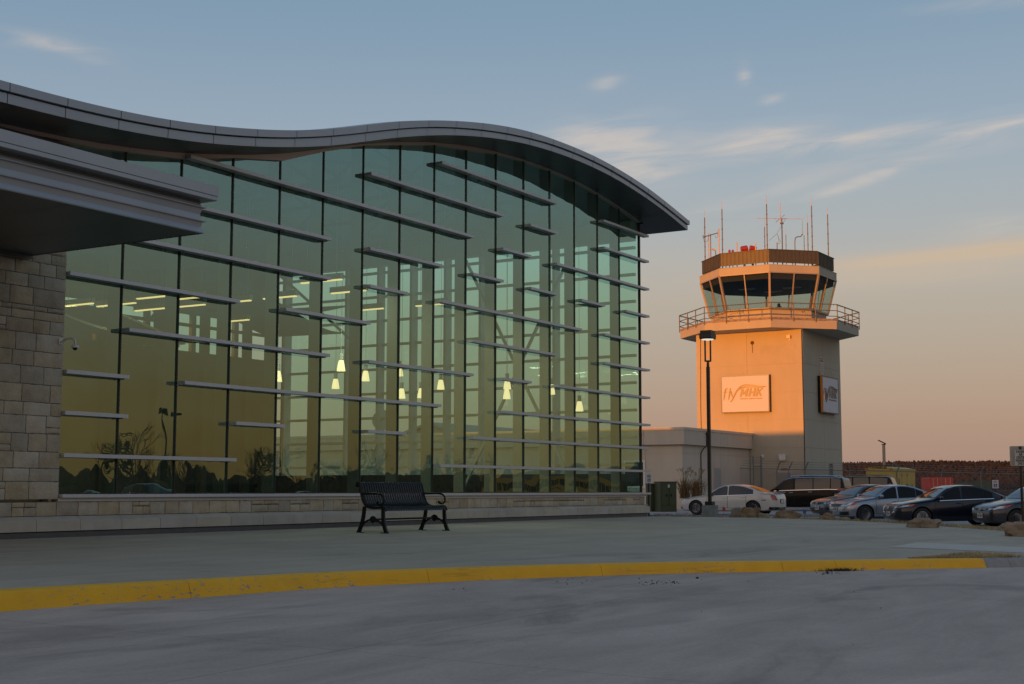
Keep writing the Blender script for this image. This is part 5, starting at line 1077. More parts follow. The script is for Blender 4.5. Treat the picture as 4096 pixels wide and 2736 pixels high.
    if sp.get('emblem'):
        z, kd = sp['emblem']; x = L_/2+.02; mb = MB()
        if kd == 'wing': mb.tube([(x, .075*math.cos(a), z+.06*math.sin(a)) for a in np.linspace(0, 2*math.pi, 20)], .010, 5); mb.tube([(x+.004, -.062, z+.03), (x+.004, -.02, z+.02), (x+.004, 0, z-.025), (x+.004, .02, z+.02), (x+.004, .062, z+.03)], .012, 5)
        elif kd == 'aitch': mb.tube([(x, .085*math.cos(a), z+.045*math.sin(a)) for a in np.linspace(0, 2*math.pi, 20)], .009, 5); mb.tube([(x+.004, -.04, z-.032), (x+.004, -.022, z+.034)], .010, 5); mb.tube([(x+.004, .022, z-.034), (x+.004, .04, z+.032)], .010, 5); mb.tube([(x+.004, -.035, z-.006), (x+.004, .035, z+.006)], .009, 5)
        else: mb.tube([(x, .07*math.cos(a), z+.033*math.sin(a)) for a in np.linspace(0, 2*math.pi, 20)], .007, 5); mb.tube([(x+.003, -.04, z-.012), (x+.003, -.03, z+.014), (x+.003, -.01, z-.012)], .006, 5); mb.tube([(x+.003, .03, z-.012), (x+.003, .01, z+.014)], .006, 5)
        local(mb.build('emblem', M_CHROME, None, True), t)
    for s in sp.get('extras', ()): s(t, U, side_y, ring_at, L_, hw)
    return t
def paint(n, c, metal=.35, rough=.32): return mat(n, c, rough, metal, .04, 2, coat=.55 if max(c) > .02 else .12, spec=.5 if max(c) > .02 else .14)
P_WHITE = paint('pearl_white_paint', (.56,.55,.51), .05); P_BLACK = paint('black_car_paint', (.006,.006,.007), .1); P_SLATE = paint('slate_blue_paint', (.085,.10,.13), .5); P_SILVER = paint('silver_paint', (.33,.36,.41), .7, .3); P_NAVY = paint('navy_paint', (.006,.010,.022), .3, .28); P_GREY = paint('graphite_paint', (.045,.050,.060), .5); P_SUV = paint('dark_blue_paint', (.006,.007,.010), .1)
SEDAN = dict(top=[(0,.50),(.006,.66),(.03,.745),(.10,.83),(.20,.905),(.275,.955),(.30,.985),(.36,1.18),(.42,1.35),(.48,1.43),(.55,1.455),(.63,1.445),(.70,1.39),(.77,1.27),(.84,1.12),(.875,1.065),(.93,1.055),(.975,1.03),(.992,.93),(1,.72)],
  belt=[(0,.62),(.03,.69),(.10,.76),(.28,.87),(.45,.905),(.65,.94),(.85,.97),(.97,.95),(1,.8)], bot=[(0,.30),(.03,.21),(.12,.17),(.5,.18),(.88,.20),(.97,.26),(1,.36)],
  plan=[(0,.60),(.012,.74),(.04,.86),(.09,.94),(.18,.985),(.35,1),(.65,1),(.82,.985),(.92,.94),(.97,.86),(.99,.78),(1,.68)], wheels=[(.195,.325),(.785,.325)],
  screen=(.305,.43), rear=(.72,.855), side_windows=[(.335,.505,.02,.0),(.525,.69,.0,.02),(.70,.765,.03,.02)], doors=[(.30,.512),(.516,.70)], mirror=(.335,.93))
def sedan(**k): d = dict(SEDAN); d.update(k); return d
def fin_(px, py_dep, z): q = atd(px, 1957, py_dep); return (q[0], q[1], lot_z(q[0], q[1])-.02)
EL = 'headlight'
# white saloon
make_car(sedan(kind='saloon', L=4.87, W=1.79, H=1.45, cat='car', label='pearl white saloon parked behind the lamp post, seen from its rear left', pos=fin_(2930, 66, None), rz=R(92), paint=P_WHITE, alloy=M_ALLOY, spokes=5, rear_glass=G_TINT, tint_from=.3, plate_r=.66,
  wheels=[(.185,.335),(.77,.335)], handle=P_WHITE, chrome=1,
  patches=[(EL,.52,.98,.56,.66,.68,.80,M_LENS,True,.01),('fog_lamp',.55,.78,.27,.29,.36,.38,M_GRILLE,True,.01),('lower_grille',0,.4,.26,.26,.36,.36,M_GRILLE,True,.008),('tail_light',.50,.90,.70,.72,.98,.96,M_TAIL,False,.012),('reflector',1.16,1.40,.70,.70,.735,.735,M_TAIL,False,.01),('lower_bumper',0,1.0,.26,.26,.38,.40,M_GRILLE,False,.012),('plate_recess',0,.26,.56,.56,.76,.76,M_GRILLE,False,.004)],
  extras=(lambda t, U, sy, ra_, L_, hw: (lambda mb: local(mb.build('spoiler', P_WHITE, None, 30), t))(MB().box(-L_/2+.02, -L_/2+.26, -.6, .6, 1.075, 1.10)),)))
VAN = dict(top=[(0,.55),(.01,.80),(.05,.93),(.12,1.02),(.17,1.08),(.22,1.22),(.30,1.55),(.36,1.75),(.42,1.82),(.60,1.845),(.85,1.83),(.93,1.80),(.955,1.74),(.975,1.40),(.985,1.12),(.995,.9),(1,.7)],
  belt=[(0,.70),(.05,.86),(.12,.95),(.25,1.06),(.5,1.10),(.8,1.14),(.97,1.12),(1,.85)], bot=[(0,.32),(.04,.22),(.5,.19),(.95,.24),(1,.40)], plan=[(0,.62),(.012,.78),(.04,.88),(.10,.95),(.2,.99),(.4,1),(.85,1),(.95,.965),(.985,.92),(1,.86)],
  wheels=[(.175,.35),(.775,.35)], screen=(.18,.345), rear=(.945,.978), side_windows=[(.245,.435,.02,-.02),(.455,.645,-.02,-.02),(.655,.83,-.02,-.01),(.84,.94,-.01,.03)], doors=[(.24,.445),(.45,.65)], mirror=(.255,1.10), tuck=.84)
v_ = dict(VAN); v_.update(kind='minivan', L=5.1, W=1.97, H=1.85, cat='minivan', label='glossy black minivan with roof rails parked beyond the white saloon', pos=fin_(3215, 75.5, None), rz=R(94), paint=P_BLACK, rear_glass=G_TINT, tint_from=.44, chrome=2, plate_r=.85, handle=M_CHROME, van=True,
  patches=[('tail_light',.62,1.22,.98,1.08,1.20,1.20,M_TAIL,False,.012),('rear_garnish',0,.62,1.00,1.00,1.055,1.055,M_CHROME,False,.014),('headlight',.5,1.1,.66,.74,.84,.92,M_LENS,True,.01)],
  extras=(lambda t, U, sy, ra_, L_, hw: [(lambda mb: local(mb.build('roof_rail', M_CHROME, None, 30), t))(MB().tube([(U(.40), s*.66, 1.79), (U(.42), s*.67, 1.86), (U(.62), s*.68, 1.895), (U(.86), s*.67, 1.87), (U(.90), s*.66, 1.80)], .028, 6)) for s in (1, -1)],))
make_car(v_)
SUVD = dict(VAN); SUVD.update(top=[(0,.7),(.01,1.0),(.05,1.10),(.18,1.17),(.26,1.22),(.30,1.42),(.36,1.78),(.42,1.87),(.6,1.90),(.88,1.88),(.93,1.83),(.96,1.45),(.98,1.2),(.995,1.0),(1,.75)], belt=[(0,.9),(.05,1.0),(.26,1.14),(.6,1.20),(.97,1.20),(1,.9)], screen=(.265,.39), rear=(.93,.965), side_windows=[(.33,.50,.03,0),(.52,.69,0,0),(.71,.90,0,.03)], doors=[(.32,.51),(.515,.70)], mirror=(.33,1.18), wheels=[(.18,.39),(.75,.39)],
  kind='suv', L=5.1, W=2.0, H=1.9, cat='suv', label='dark blue boxy suv with roof rails half hidden behind the minivan', pos=fin_(3418, 82, None), rz=R(98), paint=P_SUV, rear_glass=G_TINT, front_glass=G_TINT, tint_from=.2, handle=P_SUV, plate_r=.9, chrome=0, patches=[('tail_light',.75,1.05,.95,.95,1.45,1.45,M_TAIL,False,.012)],
  extras=(lambda t, U, sy, ra_, L_, hw: [(lambda mb: local(mb.build('roof_rail', M_GALV, None, 30), t))(MB().tube([(U(.42), s*.68, 1.86), (U(.45), s*.69, 1.93), (U(.62), s*.69, 1.96), (U(.86), s*.69, 1.94), (U(.89), s*.68, 1.87)], .025, 6)) for s in (1, -1)],))
make_car(SUVD)
# the four cars parked nose-on along the verge
FRONT = dict(SEDAN)
make_car(sedan(kind='saloon', L=4.53, W=1.775, H=1.43, cat='car', label='slate blue saloon parked nose first, mostly hidden behind the silver car', pos=fin_(3452, 59.5, None), rz=R(140), paint=P_SLATE, plate_f=.46, reg='EKR 7712', rear_glass=G_TINT,
  patches=[(EL,.50,1.12,.62,.72,.72,.80,M_LENS,True,.012),('amber_lamp',.98,1.14,.70,.735,.80,.815,M_AMBER,True,.016),('upper_grille',0,.42,.62,.64,.70,.70,M_GRILLE,True,.01),('lower_grille',0,.45,.28,.30,.48,.44,M_GRILLE,True,.01),('fog_lamp',.62,.90,.36,.40,.46,.50,M_GRILLE,True,.01)], emblem=(.66,'aitch')))
make_car(sedan(kind='saloon', L=4.37, W=1.72, H=1.455, cat='car', label='silver saloon with swept amber tipped headlights, parked nose first', pos=fin_(3545, 54.5, None), rz=R(134), paint=P_SILVER, plate_f=.50, reg='FVB 5236', mirror=(.335,.95), mirror_mat=P_SILVER,
  patches=[(EL,.46,1.02,.60,.68,.71,.83,M_LENS,True,.012),('amber_lamp',.88,1.03,.645,.685,.80,.835,M_AMBER,True,.016),('upper_grille',0,.50,.60,.585,.71,.70,M_GRILLE,True,.01),('fog_recess',.36,.82,.27,.28,.40,.42,M_GRILLE,True,.010),('fog_trim',.52,.80,.41,.42,.44,.455,M_CHROME,True,.012)], emblem=(.765,'oval')))
make_car(sedan(kind='saloon', L=4.58, W=1.795, H=1.455, cat='car', label='navy saloon with shield shaped chrome edged grille behind a flat rock', pos=fin_(3798, 49.5, None), rz=R(128), paint=P_NAVY, plate_f=.44, reg='FTJ 9615', chrome=1,
  patches=[(EL,.46,1.10,.62,.705,.70,.775,M_LENS,True,.012),('amber_lamp',.98,1.14,.70,.72,.77,.785,M_AMBER,True,.016),('upper_grille',0,.47,.36,.52,.70,.69,M_GRILLE,True,.010),('grille_trim',0,.50,.325,.50,.355,.53,M_CHROME,True,.014),('grille_trim',.46,.52,.50,.60,.62,.66,M_CHROME,True,.014)], emblem=(.64,'wing')))
make_car(sedan(kind='saloon', L=4.37, W=1.70, H=1.45, cat='car', label='graphite saloon cut off at the right edge of the view, parked nose first', pos=fin_(4155, 46.5, None), rz=R(133), paint=P_GREY, plate_f=.44, reg='GTP\u00b73015', mirror=(.335,.95),
  patches=[(EL,.46,1.06,.60,.70,.70,.81,M_LENS,True,.012),('amber_lamp',.95,1.08,.69,.705,.80,.82,M_AMBER,True,.016),('upper_grille',0,.36,.60,.62,.69,.68,M_GRILLE,True,.010),('grille_bar',0,.34,.635,.64,.665,.66,M_CHROME,True,.016),('lower_grille',0,.42,.27,.30,.40,.37,M_GRILLE,True,.010),('side_duct',.58,.66,.28,.34,.56,.58,M_SEAM,True,.010)], emblem=(.65,'aitch')))

# ------------------------------------------------------------------ lamp post, fence, generator, container, boxes, signs
def ground_z(x, y): return lot_z(x, y)-.02
lp = atd(2840, 2040, 51.5); zg = -.36
t = thing('lamp_post', 'tall dark bronze lamp post on a round concrete base in front of the tower', 'street lamp', (lp[0], lp[1], zg))
zat2 = lambda py: zat((lp[0], lp[1]), py)
zb0, zp0, zh0, zh1 = zat(lp, 2021)-0, zat(lp, 2006), zat(lp, 1357), zat(lp, 1323)
mb = MB(); mb.lathe((lp[0], lp[1], zg-.3), [(.30, 0), (.305, zb0-zg+.27), (.29, zb0-zg+.3)], 24); mb.build('concrete_base', mat('green_stained_concrete', (.20,.205,.18), .9, 0, .2, 6, .3, 50), t, True)
mb = MB(); mb.box(lp[0]-.14, lp[0]+.14, lp[1]-.14, lp[1]+.14, zb0, zb0+.14); zy = zh0-1.05
mb.box(lp[0]-.055, lp[0]+.055, lp[1]-.055, lp[1]+.055, zb0+.14, zy); mb.build('pole', M_BRONZE, t)
mb = MB(); a_ = np.array([rt[0], rt[1], 0])/np.hypot(rt[0], rt[1]); c0 = np.array([lp[0], lp[1], zy])
mb.bar(c0, c0+(0, 0, .12), .08, .08); mb.bar(c0-a_*.10+(0, 0, .22), c0+a_*.10+(0, 0, .22), .06, .06); mb.bar(c0+(0, 0, .1), c0+(0, 0, .22), .07, .07)
for s in (-1, 1): mb.bar(c0+a_*s*.10+(0, 0, .2), c0+a_*s*.10+(0, 0, zh0-zy+.04), .045, .06)
mb.build('yoke', M_BRONZE, t)
mb = MB(); hx = .30; M4 = [(-hx, zh0), (-hx*1.04, zh0+.12), (-hx*.98, zh1-.03), (-hx*.92, zh1)]
mb.grid([[(lp[0]+sx*h_, lp[1]+sy*h_, z) for sx, sy in ((-1, -1), (1, -1), (1, 1), (-1, 1))] for h_, z in ((.225, zh0), (.24, zh0+.03), (.24, zh0+.20), (.215, zh0+.22), (.215, zh1))], closed=True); mb.add([(lp[0]+sx*.215, lp[1]+sy*.215, zh1) for sx, sy in ((-1, -1), (1, -1), (1, 1), (-1, 1))], [(0, 1, 2, 3)]); mb.build('lamp_head', M_BRONZE, t)
mb = MB(); mb.lathe((lp[0], lp[1], zh0-.045), [(.10, 0), (.19, .012), (.24, .044)], 16); mb.build('lens', mat('lit_street_lens', (.8,.8,.75), .4, emis=(1, .93, .75), estr=.75), t, True)

# chain-link fence from the service building round past the tower
FA, FB = np.array([62.8, 15.4]), np.array([101., 2.2]); fd = (FB-FA)/np.linalg.norm(FB-FA); fn_ = np.array([fd[1], -fd[0]]); FLn = np.linalg.norm(FB-FA)
t = thing('chain_link_fence', 'long galvanised chain link fence with barbed wire arms behind the parked cars', 'fence', (*FA, GZ))
ft_ = 1.98
fz0 = lambda s: GZ-.02
mb = MB(); mb.cyl((*FA, ft_), (*FB, ft_-.12), .028, 6); 
for z in (2.42, 2.28, 2.13): mb.cyl((*(FA+fn_*(.30-(2.42-z)*.7)), z), (*(FB+fn_*(.30-(2.42-z)*.7)), z-.12), .010, 4)
mb.build('top_rail', M_GALV, t)
mb = MB(); pit = .13; hgt = ft_-GZ
def wire(p, q): mb.bar(p, q, .0042, .0042)
k = 0
for s0 in np.arange(-hgt, FLn, pit):
    for sg in (1, -1):
        a, b = (s0, s0+hgt) if sg > 0 else (s0+hgt, s0)
        za, zb_ = GZ, ft_-.06
        f0 = max(0, (0-a)/(b-a)) if a < 0 else max(0, (a-FLn)/(a-b)) if a > FLn else 0; f1 = min(1, (FLn-a)/(b-a)) if b > FLn else min(1, a/(a-b)) if b < 0 else 1
        if f1 <= f0: continue
        pa, pb = FA+fd*(a+(b-a)*f0), FA+fd*(a+(b-a)*f1); wire((*pa, za+(zb_-za)*f0), (*pb, za+(zb_-za)*f1))
mb.build('wire_mesh', M_GALV, t, fix=False)
ps = []
for px in (3108, 3155, 3219, 3398, 3588, 3765, 3923, 4085):
    d = ray(px, 1900); M_ = np.array([[d[0], -fd[0]], [d[1], -fd[1]]]); s, u = np.linalg.solve(M_, FA-CAM[:2]); ps.append(u)
for u in ps:
    p_ = FA+fd*u; mb = MB(); mb.cyl((*p_, GZ-.3), (*p_, ft_-.05), .034, 7); mb.bar((*p_, ft_-.06), (*(p_+fn_*.31), 2.44), .04, .05); mb.build('fence_post', M_GALV, t)
g = thing('fence_gate', 'tall narrow chain link gate beside the service building door', 'gate', (*(FA+fd*.1), GZ))
gu = []
for px in (3007, 3019, 3049):
    d = ray(px, 1900); M_ = np.array([[d[0], -fd[0]], [d[1], -fd[1]]]); s, u = np.linalg.solve(M_, FA-CAM[:2]); gu.append(u)
for u in gu+[gu[2]+.06]:
    p_ = FA+fd*u-fn_*.1; mb = MB(); mb.cyl((*p_, GZ-.2), (*p_, 2.72), .040, 7); mb.blob((*p_, 2.73), .045, .045, .04, 1, 0); mb.build('gate_post', M_GALV, g)
mb = MB(); 
for z in (2.12, .9): mb.cyl((*(FA+fd*gu[1]-fn_*.1), z), (*(FA+fd*gu[2]-fn_*.1), z), .026, 6)
for z in (2.66, 2.5, 2.34): mb.cyl((*(FA+fd*gu[0]-fn_*.1), z), (*(FA+fd*(gu[2]+.06)-fn_*.1), z), .010, 4)
for k in np.arange(0, gu[2]-gu[1], .065): mb.bar((*(FA+fd*(gu[1]+k)-fn_*.1), 2.08), (*(FA+fd*min(gu[2], gu[1]+k+.5)-fn_*.1), .0), .005, .005)
mb.cyl((*(FA+fd*gu[1]-fn_*.12), 1.28), (*(FA+fd*(gu[1]+.14)-fn_*.16), 1.34), .035, 6); mb.build('gate_leaf', M_GALV, g)

# yellow generator behind the fence
M_GEN = mat('faded_yellow_paint', (.56,.37,.055), .55, 0, .12, 1.5); M_RUST = mat('rust', (.10,.05,.025), .9)
gc = atd(3572.5, 1930, 109); gx, gy = gc[0], gc[1]; GW, GL = 2.15, 6.3; gz1 = zat((gx, gy), 1872)
t = thing('generator', 'boxy faded yellow generator set with a tall exhaust stack behind the fence', 'generator', (gx+GL/2, gy+GW/2, -.7))
mb = MB(); mb.box(gx, gx+GL, gy, gy+GW, -.5, gz1-.16); mb.build('housing', M_GEN, t)
mb = MB(); mb.prism([(gx-.06, gy-.06, gz1-.155), (gx-.06, gy-.06, gz1-.02), (gx-.06, gy+GW*.35, gz1+.12), (gx-.06, gy+GW*.65, gz1+.12), (gx-.06, gy+GW+.06, gz1-.02), (gx-.06, gy+GW+.06, gz1-.155)], (GL+.12, 0, 0)); mb.build('roof', M_GEN, t)
lv = MB(); lv.box(gx-.01, gx-.002, gy+.85, gy+1.60, -.3, gz1-.62)
lv.build('louvre_opening', M_BLACK, t); lv = MB()
for k in range(7): lv.bar((gx-.035, gy+.85, gz1-.68-k*.19), (gx-.035, gy+1.60, gz1-.68-k*.19), .05, .075)
lv.build('louvre_blades', M_GEN, t)
text_mesh('CATERPILLAR', .23, M_BLACK, frame((gx-.066, gy+GW/2-.02, gz1+.008), (0, -1, 0), (0, 0, 1)), 'lettering', t, .004, 0, .006, .86)
for yy in (gy+.1, gy+GW-.1): mb = MB(); mb.box(gx-.09, gx-.062, yy-.09, yy+.09, gz1-.12, gz1-.05); mb.build('marker_lamp', M_TAIL, t)
for x0, x1 in ((.9, 2.3), (2.4, 3.8), (3.9, 5.4)):
    mb = MB(); mb.box(gx+x0, gx+x1, gy-.025, gy-.002, -.4, gz1-.3); d_ = mb.build('side_door', M_GEN, t); mb = MB(); 
    for z in (.2, 1.0, 1.8): mb.box(gx+x0-.06, gx+x0+.04, gy-.05, gy-.026, z, z+.16)
    mb.box(gx+x1-.25, gx+x1-.15, gy-.06, gy-.026, .9, 1.15); mb.build('hinge', M_RUST, d_)
mb = MB(); mb.tube([(gx+1.5, gy-.03, -.3), (gx+1.5, gy-.03, 1.6)], .05, 5); mb.build('pipe', M_RUST, t)
ex = atd(3538, 1900, 110.5); ze, zt2 = zat(ex, 1872), zat(ex, 1779)
t2 = mb = MB(); mb.cyl((ex[0], ex[1], gz1), (ex[0], ex[1], ze+.2), .2, 10); mb.build('stack_collar', M_BLACK, t)
mb = MB(); mb.cyl((ex[0], ex[1], ze+.15), (ex[0], ex[1], zt2), .12, 10); mb.build('exhaust_stack', mat('brushed_steel', (.35,.31,.26), .35, .9), t, 40)
mb = MB(); mb.cyl((ex[0], ex[1], zt2), (ex[0], ex[1], zt2+.06), .17, 10); c0 = np.array([ex[0], ex[1], zt2+.08]); mb.bar(c0+a_*.15, c0-a_*.42+(0, 0, .28), .3, .05); mb.build('rain_flap', M_BLACK, t)
mb = MB(); mb.tube([(gx+.9, gy+.3, gz1+.1), (gx+1.1, gy+.25, gz1+.45), (gx+2.4, gy+.2, gz1+.1)], .03, 5); mb.tube([(gx+6.2, gy+.1, gz1), (gx+6.0, gy+.05, gz1+.35)], .04, 5); mb.build('lifting_frame', M_GALV, t)
# red container further away
M_CONT = mat('red_container_paint', (.62,.045,.028), .5, 0, .12, 1); cc = atd(3720.7, 1930, 150); rzc = R(-2); 
vd = np.array([cc[0]-CAM[0], cc[1]-CAM[1]]); vd /= np.linalg.norm(vd); ca_ = math.atan2(vd[1], vd[0])+R(9)
ex_ = np.array([math.cos(ca_), math.sin(ca_), 0]); ey_ = np.array([math.sin(ca_), -math.cos(ca_), 0])       # length away from us, door end towards us
ez_ = np.array([0, 0, 1.]); zt3 = zat(cc, 1908.6); zb3 = -.9; hc = zt3-zb3; o3 = np.array([cc[0], cc[1], zb3])
t = thing('shipping_container', 'red shipping container with white barred doors behind the fence', 'container', (*(o3+ex_*3+ey_*1.2)[:2], zb3))
mb = MB(); LB_ = 2.44; LD = 6.06; sd_ = ey_
# ribbed left side runs back from the corner, doors face us
wl = -ey_
mb.obox(o3+ex_*LD/2+ey_*LB_/2+ez_*hc/2, ex_, ey_, ez_, LD/2, LB_/2-.02, hc/2-.01)
mb.build('box', M_CONT, t)
lft = math.radians(0); 
sw = MB(); so3 = o3-ey_*.0
sw.obox(so3-ey_*1.95+ex_*1.4+ez_*hc/2, (ey_*.93-ex_*.37), (ex_*.93+ey_*.37), ez_, 2.05, .05, hc/2-.02) if False else None
mb = MB()
for k in range(24): mb.obox(o3+ex_*(.25+k*.25)-ey_*(-.005)+ez_*hc/2, ex_, ey_, ez_, .07, .03, hc/2-.15)
mb.build('side_ribs', M_CONT, t)
mb = MB()
for q in (.32, .78, 1.62, 2.12): mb.cyl(o3+ey_*q-ex_*.05+ez_*.1, o3+ey_*q-ex_*.05+ez_*(hc-.08), .028, 6)
mb.build('locking_bars', mat('cream_bar_paint', (.62,.55,.42), .5), t)
mb = MB(); mb.obox(o3+ey_*1.22-ex_*.02+ez_*hc/2, ey_, ez_, ex_, .012, hc/2-.1, .004); mb.build('door_gap', M_BLACK, t)
mb = MB(); mb.obox(o3+ey_*.55-ex_*.03+ez_*(hc*.56), ey_, ez_, ex_, .17, .30, .004); mb.build('logo_panel', M_WHITE, t)
mb = MB(); mb.obox(o3+ey_*.55-ex_*.036+ez_*(hc*.42), ey_, ez_, ex_, .14, .07, .002); mb.tube([o3+ey_*(.55+.09*math.cos(a))-ex_*.04+ez_*(hc*.62+.09*math.sin(a)) for a in np.linspace(0, 6.28, 12)], .02, 5); mb.build('logo', M_CONT, t)
for tx, u, v, sz in (('GESU 468177 6', 1.78, .66, .19), ('22G1', 1.9, .54, .17), ('MAX 30480', 1.75, .18, .14)): text_mesh(tx, sz, M_WHITE, frame(o3+ey_*u-ex_*.03+ez_*hc*v, ey_, ez_), 'container_lettering', t, .004, 0, .002, .8)
# utility boxes in the far field
def utility_box(name, lab, cat, o, wx, wy, h, m, grp=None, rz=0, doors=2, lid=.04):
    t = thing(name, lab, cat, o, grp, rz); mb = MB(); mb.box(-wx/2, wx/2, -wy/2, wy/2, -.2, h-.06); local(mb.build('body', m), t)
    mb = MB(); mb.box(-wx/2-lid, wx/2+lid, -wy/2-lid, wy/2+lid, h-.058, h); local(mb.build('lid', m), t)
    for k in range(doors):
        a, b = -wx/2+wx*k/doors+.03, -wx/2+wx*(k+1)/doors-.03; mb = MB(); mb.box(a, b, -wy/2-.022, -wy/2-.002, .08, h-.12); d_ = local(mb.build('door', m), t)
        mb = MB(); mb.box(a+.06 if k else b-.1, a+.1 if k else b-.06, -wy/2-.05, -wy/2-.023, h*.42, h*.52); local(mb.build('handle', M_BLACK), d_)
    return t
M_GREENB = mat('olive_green_enamel', (.060,.078,.034), .5, .1, .08, 3); M_TEALB = mat('grey_green_enamel', (.075,.085,.075), .55, .1)
q = atd(3858, 1930, 131); utility_box('field_box', 'grey green equipment box standing in the field right of the red container', 'utility box', (q[0], q[1], zat(q, 1927)-1.5), 1.4, 1.0, 1.5, M_TEALB, None, R(-75))
q = atd(3925, 1930, 140); utility_box('field_box', 'long dark equipment box in the field furthest right of the red container', 'utility box', (q[0], q[1], zat(q, 1922)-1.6), 1.9, 1.0, 1.6, M_GREENB, None, R(-75))
# green transformer cabinets beside the hall
q = atd(2660, 2000, 61); zc_ = zat(q, 1926); zb4 = zat(q, 2029)
tb = utility_box('transformer_cabinet', 'large olive green transformer cabinet with double doors beside the hall corner', 'utility cabinet', (q[0]+.05, q[1], zb4), .78, .62, zc_-zb4, M_GREENB, None, R(-38), 2, .02)
mb = MB(); mb.box(-.05, .05, -.335, -.333, .86, 1.0) ; local(mb.build('warning_label', M_PLATE), tb)
q2 = atd(2612, 2000, 61.5); utility_box('transformer_cabinet', 'smaller olive green cabinet tucked left of the large transformer cabinet', 'utility cabinet', (q2[0], q2[1], zb4), .45, .5, zat(q2, 1934)-zb4, M_GREENB, None, R(-38), 1, .015)
# parking signs
M_SIGNW = mat('reflective_white_sign', (.55,.55,.53), .5); M_SIGNBLUE = mat('blue_sign_ink', (.015,.05,.26), .5); M_SIGNGRN = mat('green_sign_ink', (.02,.09,.05), .5); M_SIGNBACK = mat('bare_aluminium', (.32,.33,.33), .45, .6); M_INK = mat('black_sign_ink', (.012,.012,.012), .6)
def face_dir(p): d = np.array([p[0]-CAM[0], p[1]-CAM[1]]); return math.atan2(d[1], d[0])
def parking_sign(lab, q, zt_, wd, ht, yaw, zpost):
    t = thing('parking_sign', lab, 'sign', (q[0], q[1], zpost), 'accessible parking signs'); n = np.array([math.cos(yaw), math.sin(yaw), 0]); xa = np.array([-n[1], n[0], 0]); c = np.array([q[0], q[1], zt_-ht/2])+n*.035
    mb = MB(); mb.bar((q[0], q[1], zpost), (q[0], q[1], zt_-.03), .05, .05); mb.build('post', M_BRONZE, t)
    mb = MB(); mb.obox(c, xa, (0, 0, 1), n, wd/2, ht/2, .004); mb.build('panel', M_SIGNW, t)
    mb = MB(); mb.obox(c+n*.006+np.array((0, 0, -ht*.18)), xa, (0, 0, 1), n, wd*.30, wd*.30, .002); mb.build('symbol_square', M_SIGNBLUE, t)
    mb = MB(); w = lambda u, v: c+n*.010+xa*u*wd+np.array((0, 0, -ht*.18+v*wd))
    mb.tube([w(.12*math.cos(a)-.01, -.09+.12*math.sin(a)) for a in np.linspace(2.0, 6.2, 14)], .010, 5); mb.tube([w(-.04, .17), w(-.03, 0), w(.10, -.01), (w(.17, -.17))], .012, 5); mb.blob(w(-.04, .22), .014, .014, .014, 1, 0); mb.build('wheelchair_symbol', M_SIGNW, t)
    M4_ = frame(c+n*.006+np.array((0, 0, ht*.33)), xa, (0, 0, 1)); text_mesh('RESERVED', ht*.12, M_SIGNGRN, M4_, 'lettering', t, .001, 0, .002, .75)
    text_mesh('PARKING', ht*.12, M_SIGNGRN, frame(c+n*.006+np.array((0, 0, ht*.18)), xa, (0, 0, 1)), 'lettering', t, .001, 0, .002, .85)
    return t
q = atd(2594.5, 1915, 52); parking_sign('blue and white accessible parking sign beside the hall corner, left of the green cabinets', q, zat(q, 1896), .17, .345, face_dir(q)+math.pi+R(20), -.45)
q = atd(3981.5, 1930, 73); parking_sign('blue and white accessible parking sign above the navy saloon at the fence', q, zat(q, 1920), .31, .435, face_dir(q)+math.pi, -.6)
q = atd(4084.5, 1900, 34.5); t = thing('street_sign', 'black on white air center parking sign with a bare back panel at the right edge', 'sign', (q[0], q[1], -.6)); y_ = face_dir(q); n = -np.array([math.cos(y_), math.sin(y_), 0]); xa = np.array([-n[1], n[0], 0]); zu = np.array([0, 0, 1.])
mb = MB(); mb.bar((q[0], q[1], -.7), (q[0], q[1], zat(q, 1785)), .055, .055); mb.build('post', M_BRONZE, t)
P0 = np.array([q[0], q[1], 0]); zc1, zc2 = (zat(q, 1798)+zat(q, 1864))/2, (zat(q, 1784)+zat(q, 1864))/2; h1, h2 = zat(q, 1798)-zat(q, 1864), zat(q, 1784)-zat(q, 1864)
def rrect(c, xa, n, wd, ht, r, th):
    P = []
    for cx_, cy_, a0 in ((wd/2-r, ht/2-r, 0), (-wd/2+r, ht/2-r, 90), (-wd/2+r, -ht/2+r, 180), (wd/2-r, -ht/2+r, 270)):
        for a in np.linspace(a0, a0+90, 5): P.append(c+xa*(cx_+r*math.cos(R(a)))+zu*(cy_+r*math.sin(R(a))))
    return P, n*th
c1 = P0+n*.05+zu*zc1+xa*.005; mb = MB(); mb.prism(*rrect(c1, xa, n, .305, h1, .02, .004)); mb.build('front_panel', M_SIGNW, t)
P_, dd_ = rrect(c1+n*.007, xa, n, .29, h1-.015, .018, 0); mb = MB(); mb.tube(P_+[P_[0]], .0025, 4, None, False); mb.build('border', M_INK, t)
for k, tx in enumerate(('KANSAS', 'AIR', 'CENTER', 'PARKING', 'ONLY')): text_mesh(tx, .088, M_INK, frame(c1+n*.006+zu*(h1*(.36-.18*k)), xa, (0, 0, 1)), 'lettering', t, .001, 0, .003, .64)
c2 = P0-n*.05+zu*zc2; xb_ = xa; mb = MB(); mb.prism(*rrect(c2, xa, n, .50, h2, .03, .004)); mb.build('back_panel', M_SIGNBACK, t)

